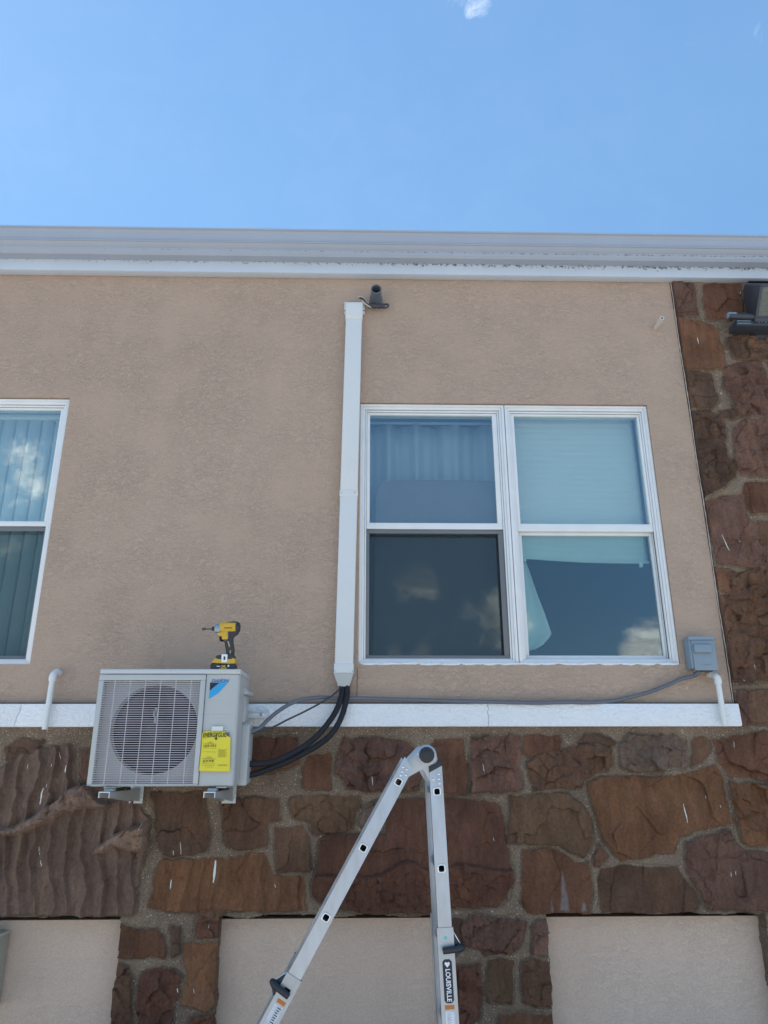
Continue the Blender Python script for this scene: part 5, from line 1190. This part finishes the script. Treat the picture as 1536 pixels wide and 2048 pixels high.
zq = U(1500, 650, -.10).z
b = MB(); b.box(U(1473, 650, -.13).x, fx1-.03, -.135, -.03, zq-.026, zq+.018); bk_ = b.build('junction_box', M['lamp_body'], fl, bevel=.004)
for k in (0, 1):
    q = MB(); q.box(U(1476, 650, -.137).x, U(1503, 650, -.137).x, -.1385, -.1352, zq+.004-.018*k, zq+.0075-.018*k); q.build('box_rib', M['greybox'], bk_)
for k in (0, 1, 2):
    q = MB(); q.lathe((U(1518+7*k, 647, -.136).x, -.1352, zq+.002), (0, -1, 0), [(0, .007), (.003, .007), (.005, .003)], 10); q.build('screw', M['steel'], bk_)
q = MB(); q.box(fx0+.06, fx1-.06, -.0295, -.012, zq-.05, zq+.06); q.build('wall_plate', M['lamp_body'], fl, bevel=.003)

# ------------------------------------------------------------------ painted box low at the left edge
bxr = U(20.5, 1858, .055).x; z1_, z0_ = U(20, 1859, .055).z, U(10, 2013, .055).z
ub = thing('cover_box', 'weathered beige wooden box fixed to the lower left stucco panel', 'box', (bxr-.2, .05, z0_))
b = MB(); b.box(bxr-.42, bxr, -.19, .054, z0_, z1_-.012); b.build('body', M['paint_box'], ub, bevel=.003)
b = MB(); b.box(bxr-.43, bxr+.004, -.20, .0535, z1_-.0115, z1_); b.build('lid', mat('pale_box_lid', (.55, .53, .46), rough=.6), ub, bevel=.002)  # paler than the body: the lit top face is put into its colour
q = MB(); q.lathe((bxr+.001, .02, z0_+.03), (1, 0, 0), [(-.002, .004), (.002, .004)], 10); q.build('nail', M['hole'], ub)

# ------------------------------------------------------------------ folding ladder, set up beside the wall
YL = -0.75; LWID = 0.335                         # near rails, distance to the far rails
Hc = U(853, 1510, YL)
La, Lb = U(797, 1564, YL), U(652, 1835, YL); Ra, Rb = U(874, 1583, YL), U(883, 1737, YL)
lad = thing('folding_ladder', 'aluminium folding ladder opened into an A-frame in front of the stone wall', 'ladder', (Hc.x, YL+LWID/2, 0.0))
def leg_frame(a, b_, yy, flip):
    d_ = (b_-a).normalized(); v = Vector((d_.z, 0, -d_.x)) ; v = v if v.x > 0 else -v     # v points to the right
    return d_, v
SP = (Lb-La).length/2
RW, RD, TK = .056, .024, .003
for side, (a, b_) in (('left', (La, Lb)), ('right', (Ra, Rb))):
    d_, v = leg_frame(a, b_, YL, side)
    sp = SP if side == 'left' else (Rb-Ra).length
    o_ = a-d_*0                       # first rung centre
    u_end = (a.z-.03)/(-d_.z)         # length down to the ground
    start_out = (U(594, 1957, YL)-a).dot(d_) if side == 'left' else (U(890, 1855, YL)-a).dot(d_)
    u_top = -.078
    holes_u = [k*sp for k in range(0, 5) if k*sp < u_end-.1]
    for far in (0, 1):
        y0 = YL+far*LWID
        mtx = Matrix(((v.x, 0, d_.x, a.x), (0, 1 if not far else -1, 0, y0), (v.z, 0, d_.z, a.z), (0, 0, 0, 1)))   # local x = across, y = inward, z = down the leg
        def rail(name, w2, ua, ub_, m, yoff, dep, slant=0):
            b = MB(); b.M = mtx; hw = .0125; cuts = [h_ for h_ in holes_u if ua+.02 < h_ < ub_-.02]
            z = ua
            if slant:
                zc_ = ua+.05; b.prism([(-w2, ua+(slant < 0)*0-(0 if slant > 0 else .026)), (w2, ua-(.026 if slant > 0 else 0)), (w2, zc_), (-w2, zc_)], yoff, yoff+TK); z = zc_
            for h_ in cuts:
                b.box(-w2, w2, yoff, yoff+TK, z, h_-hw); b.box(-w2, -hw, yoff, yoff+TK, h_-hw, h_+hw); b.box(hw, w2, yoff, yoff+TK, h_-hw, h_+hw); z = h_+hw
            b.box(-w2, w2, yoff, yoff+TK, z, ub_)
            b.box(-w2, -w2+TK, yoff+TK, yoff+dep, ua, ub_); b.box(w2-TK, w2, yoff+TK, yoff+dep, ua, ub_)
            return b.build(name, M[m], lad, smooth=False)
        rail('inner_rail', RW/2, u_top, min(u_end-.25, start_out+.7), 'alu', 0.0, RD, -1 if side == 'left' else 1)
        ro = rail('outer_rail', RW/2+.0055, start_out, u_end, 'alu_outer', -.0045, RD+.006)
        q = MB(); q.M = mtx; q.box(-RW/2-.012, RW/2+.012, -.01, RD+.01, u_end-.06, u_end+.012); q.build('foot', M['blackplastic'], ro, bevel=.004)
        # rung rims pressed into the rail
        for h_ in holes_u:
            if h_ > start_out-.02: continue
            q = MB(); q.M = mtx; pts = []
            for k in range(32):
                t = 2*math.pi*k/32; e_ = 4.0; cx_ = math.copysign(abs(math.cos(t))**(2/e_), math.cos(t)); sx_ = math.copysign(abs(math.sin(t))**(2/e_), math.sin(t)); pts.append((cx_, sx_))
            vs = []
            for rad, yy in ((.0175, -.0002), (.0170, -.004), (.0150, -.0052), (.0122, -.004), (.0122, .02)):
                vs += [(rad*x_, yy, h_+rad*z_) for x_, z_ in pts]
            n = 32; q.add(vs, [(i*n+k, i*n+(k+1) % n, (i+1)*n+(k+1) % n, (i+1)*n+k) for i in range(4) for k in range(n)]); q.build('rung_rim', M['alu_rim'], lad, angle=60)
        # rivets
        q = MB(); q.M = mtx
        rv = [(-.012, -.062), (.006, -.062+.0), (-.006, -.044), (.014, -.040), (-.004, -.028)] if side == 'left' else [(.012, -.070), (-.013, -.048), (.012, -.050), (.013, -.032)]
        for x_, z_ in rv: q.lathe((x_, -.0002, z_), (0, -1, 0), [(0, .0058), (.002, .0052), (.0036, .0034), (.0042, .001)], 12)
        q.build('rivet', M['alu_rim'], lad)
    # hollow rungs between near and far rail
    mtx = Matrix(((v.x, 0, d_.x, a.x), (0, 1, 0, YL), (v.z, 0, d_.z, a.z), (0, 0, 0, 1)))
    for h_ in holes_u:
        b = MB(); b.M = mtx; wd2 = .0140
        for (x0_, x1_, z0r, z1r) in ((-wd2, wd2, -wd2, -wd2+.0015), (-wd2, wd2, wd2-.0015, wd2), (-wd2, -wd2+.0015, -wd2+.0015, wd2-.0015), (wd2-.0015, wd2, -wd2+.0015, wd2-.0015)):
            b.box(x0_, x1_, TK+.0005, LWID-TK-.0005, h_+z0r, h_+z1r)
        b.build('rung', M['alu_outer'], lad, smooth=False)
    # hinge plates
    def hull(P):
        P = sorted(set(P)); lo_, up_ = [], []
        for p_ in P:
            while len(lo_) > 1 and (lo_[-1][0]-lo_[-2][0])*(p_[1]-lo_[-2][1])-(lo_[-1][1]-lo_[-2][1])*(p_[0]-lo_[-2][0]) <= 0: lo_.pop()
            lo_.append(p_)
        for p_ in P[::-1]:
            while len(up_) > 1 and (up_[-1][0]-up_[-2][0])*(p_[1]-up_[-2][1])-(up_[-1][1]-up_[-2][1])*(p_[0]-up_[-2][0]) <= 0: up_.pop()
            up_.append(p_)
        return lo_[:-1]+up_[:-1]
    for far in (0, 1):
        y0 = YL+far*(LWID-.012); rr = .044
        q0 = a-d_*.0; c1 = a+d_*-.035-v*(RW/2-.003); c2 = a+d_*-.035+v*(RW/2-.003)
        disc = [(Hc.x+rr*math.cos(2*math.pi*k/40), Hc.z+rr*math.sin(2*math.pi*k/40)) for k in range(40)]
        plate = hull(disc+[(c1.x, c1.z), (c2.x, c2.z)])
        dy = (.0034, .0068) if side == 'left' else (.0072, .0112)
        if far: dy = (.004, .008) if side == 'left' else (-.0035, .001)
        b = MB(); b.prism(plate, y0+dy[0], y0+dy[1]); b.build('hinge_plate', M['alu_outer'], lad, bevel=.0012, angle=25)
        if side == 'right' and not far:
            PP = [U(*q, YL) for q in ((857.5, 1533), (872, 1526), (879.5, 1516), (884, 1530.5), (858.5, 1546.5))]
            b = MB(); b.prism([(p_.x, p_.z) for p_ in PP], YL+.0004, YL+.0033); b.build('hinge_insert', M['blackplastic'], lad, bevel=.001)
    # lock knob and its bracket on the outer rail
    kz = start_out+(.062 if side == 'left' else .078); sg = -1 if side == 'left' else 1
    b = MB(); b.M = mtx; ww = RW/2+.0055
    b.tube([(-sg*.016, -.022, kz+.002), (sg*.0, -.023, kz), (sg*(ww+.004), -.021, kz-.002), (sg*(ww+.024), -.014, kz-.004), (sg*(ww+.034), .004, kz-.004)], .0125, 14, rf=lambda i: (.0115, .0125, .0125, .0145, .012)[i])
    kn = b.build('lock_knob', M['blackplastic'], lad, angle=50)
    b = MB(); b.M = mtx
    b.prism([(sg*ww, kz-.05), (sg*(ww+.020), kz-.022), (sg*(ww+.032), kz-.006), (sg*(ww+.026), kz+.014), (sg*(ww+.006), kz+.034), (sg*ww, kz+.036)], .002, .020); b.build('lock_bracket', M['blackplastic'], lad, bevel=.002)
    b = MB(); b.M = mtx; b.tube([(sg*(ww+.001), .008, kz-.058), (sg*(ww+.014), .006, kz-.036), (sg*(ww+.024), .004, kz-.018)], .0022, 6); b.build('lock_spring', M['alu_rim'], lad)
    # stickers
    def stick(name, x0_, x1_, z0s, z1s, m, parent=lad, yo=-.0053, ch=0.0):
        b = MB(); b.M = mtx
        if ch: b.prism([(x0_+ch, z0s), (x1_-ch, z0s), (x1_, z0s+ch), (x1_, z1s-ch), (x1_-ch, z1s), (x0_+ch, z1s), (x0_, z1s-ch), (x0_, z0s+ch)], yo, -.0046)
        else: b.box(x0_, x1_, yo, -.0046, z0s, z1s)
        return b.build(name, M[m], parent, smooth=False)
    if side == 'right':
        U0 = (U(893, 1918, YL)-a).dot(d_); U1 = (U(897, 2006, YL)-a).dot(d_)
        dec = stick('name_decal', -.019, .019, U0, U1, 'navy', ch=.009)
        zc = (U0+U1)/2+.014; lc = a+d_*zc+v*.0+Vector((0, -.0058, 0))
        text('lettering', 'LOUISVILLE', M['white_ink'], dec, facing(lc, up=v, right=d_), .026, fit=(U1-U0)*.74, thick=.0003, bold=.0006)
        b = MB(); b.M = mtx; hz = U0+.019
        b.prism([(0, hz+.010), (-.010, hz-.001), (-.010, hz-.007), (-.005, hz-.010), (0, hz-.006), (.005, hz-.010), (.010, hz-.007), (.010, hz-.001)], -.0058, -.0054); b.build('emblem', M['white_ink'], dec, smooth=False)
        stick('warning_sticker', -.019, .019, U1+.006, U1+.021, 'orange'); ps = stick('info_sticker', -.019, .019, U1+.025, U1+.30, 'sticker')
        b = MB(); b.M = mtx
        for k in range(9): b.box(.004-.001*(k % 3), .014, -.0057, -.00545, U1+.032+k*.009, U1+.036+k*.009)
        b.box(-.016, -.012, -.0057, -.00545, U1+.03, U1+.09); b.build('sticker_print', M['white_ink'], ps, smooth=False)
        b = MB(); b.M = mtx; b.lathe((-.001, -.0046, start_out+.036), (0, -1, 0), [(0, .0065), (.0006, .0065)], 16); b.build('dot_sticker', M['teal'], lad)
    else:
        U0 = (U(565, 2006, YL)-a).dot(d_)
        stick('warning_sticker', -.016, .020, U0-.008, U0+.007, 'orange'); ps = stick('info_sticker', -.019, .020, U0+.012, U0+.28, 'sticker')
        b = MB(); b.M = mtx
        for k in range(10): b.box(-.002+.001*(k % 2), .014-.002*(k % 3), -.0057, -.00545, U0+.02+k*.009, U0+.0235+k*.009)
        b.build('sticker_print', M['ink'], ps, smooth=False)
# pivot knobs
b = MB(); b.lathe((Hc.x, YL-.0075, Hc.z), (0, -1, 0), [(0, .0325), (.004, .0345), (.012, .0335), (.018, .030), (.0185, .020), (.021, .019), (.0215, .004)], 12); b.build('pivot_knob', M['blackplastic'], lad, bevel=.0012, angle=20)
b = MB(); b.lathe((Hc.x, YL+.0033, Hc.z), (0, -1, 0), [(0, .038), (.009, .038), (.0096, .035)], 40); b.build('pivot_washer', M['alu_outer'], lad)
b = MB(); b.lathe((Hc.x, YL+LWID+.004, Hc.z), (0, 1, 0), [(0, .0325), (.012, .0335), (.018, .028)], 12); b.build('pivot_knob', M['blackplastic'], lad)
pt = Hc+Vector((-.0345, .0033, .004)); b = MB(); b.lathe(pt, (0, -1, 0), [(0, .006), (.002, .0055), (.003, .002)], 12); b.build('rivet', M['alu_rim'], lad)
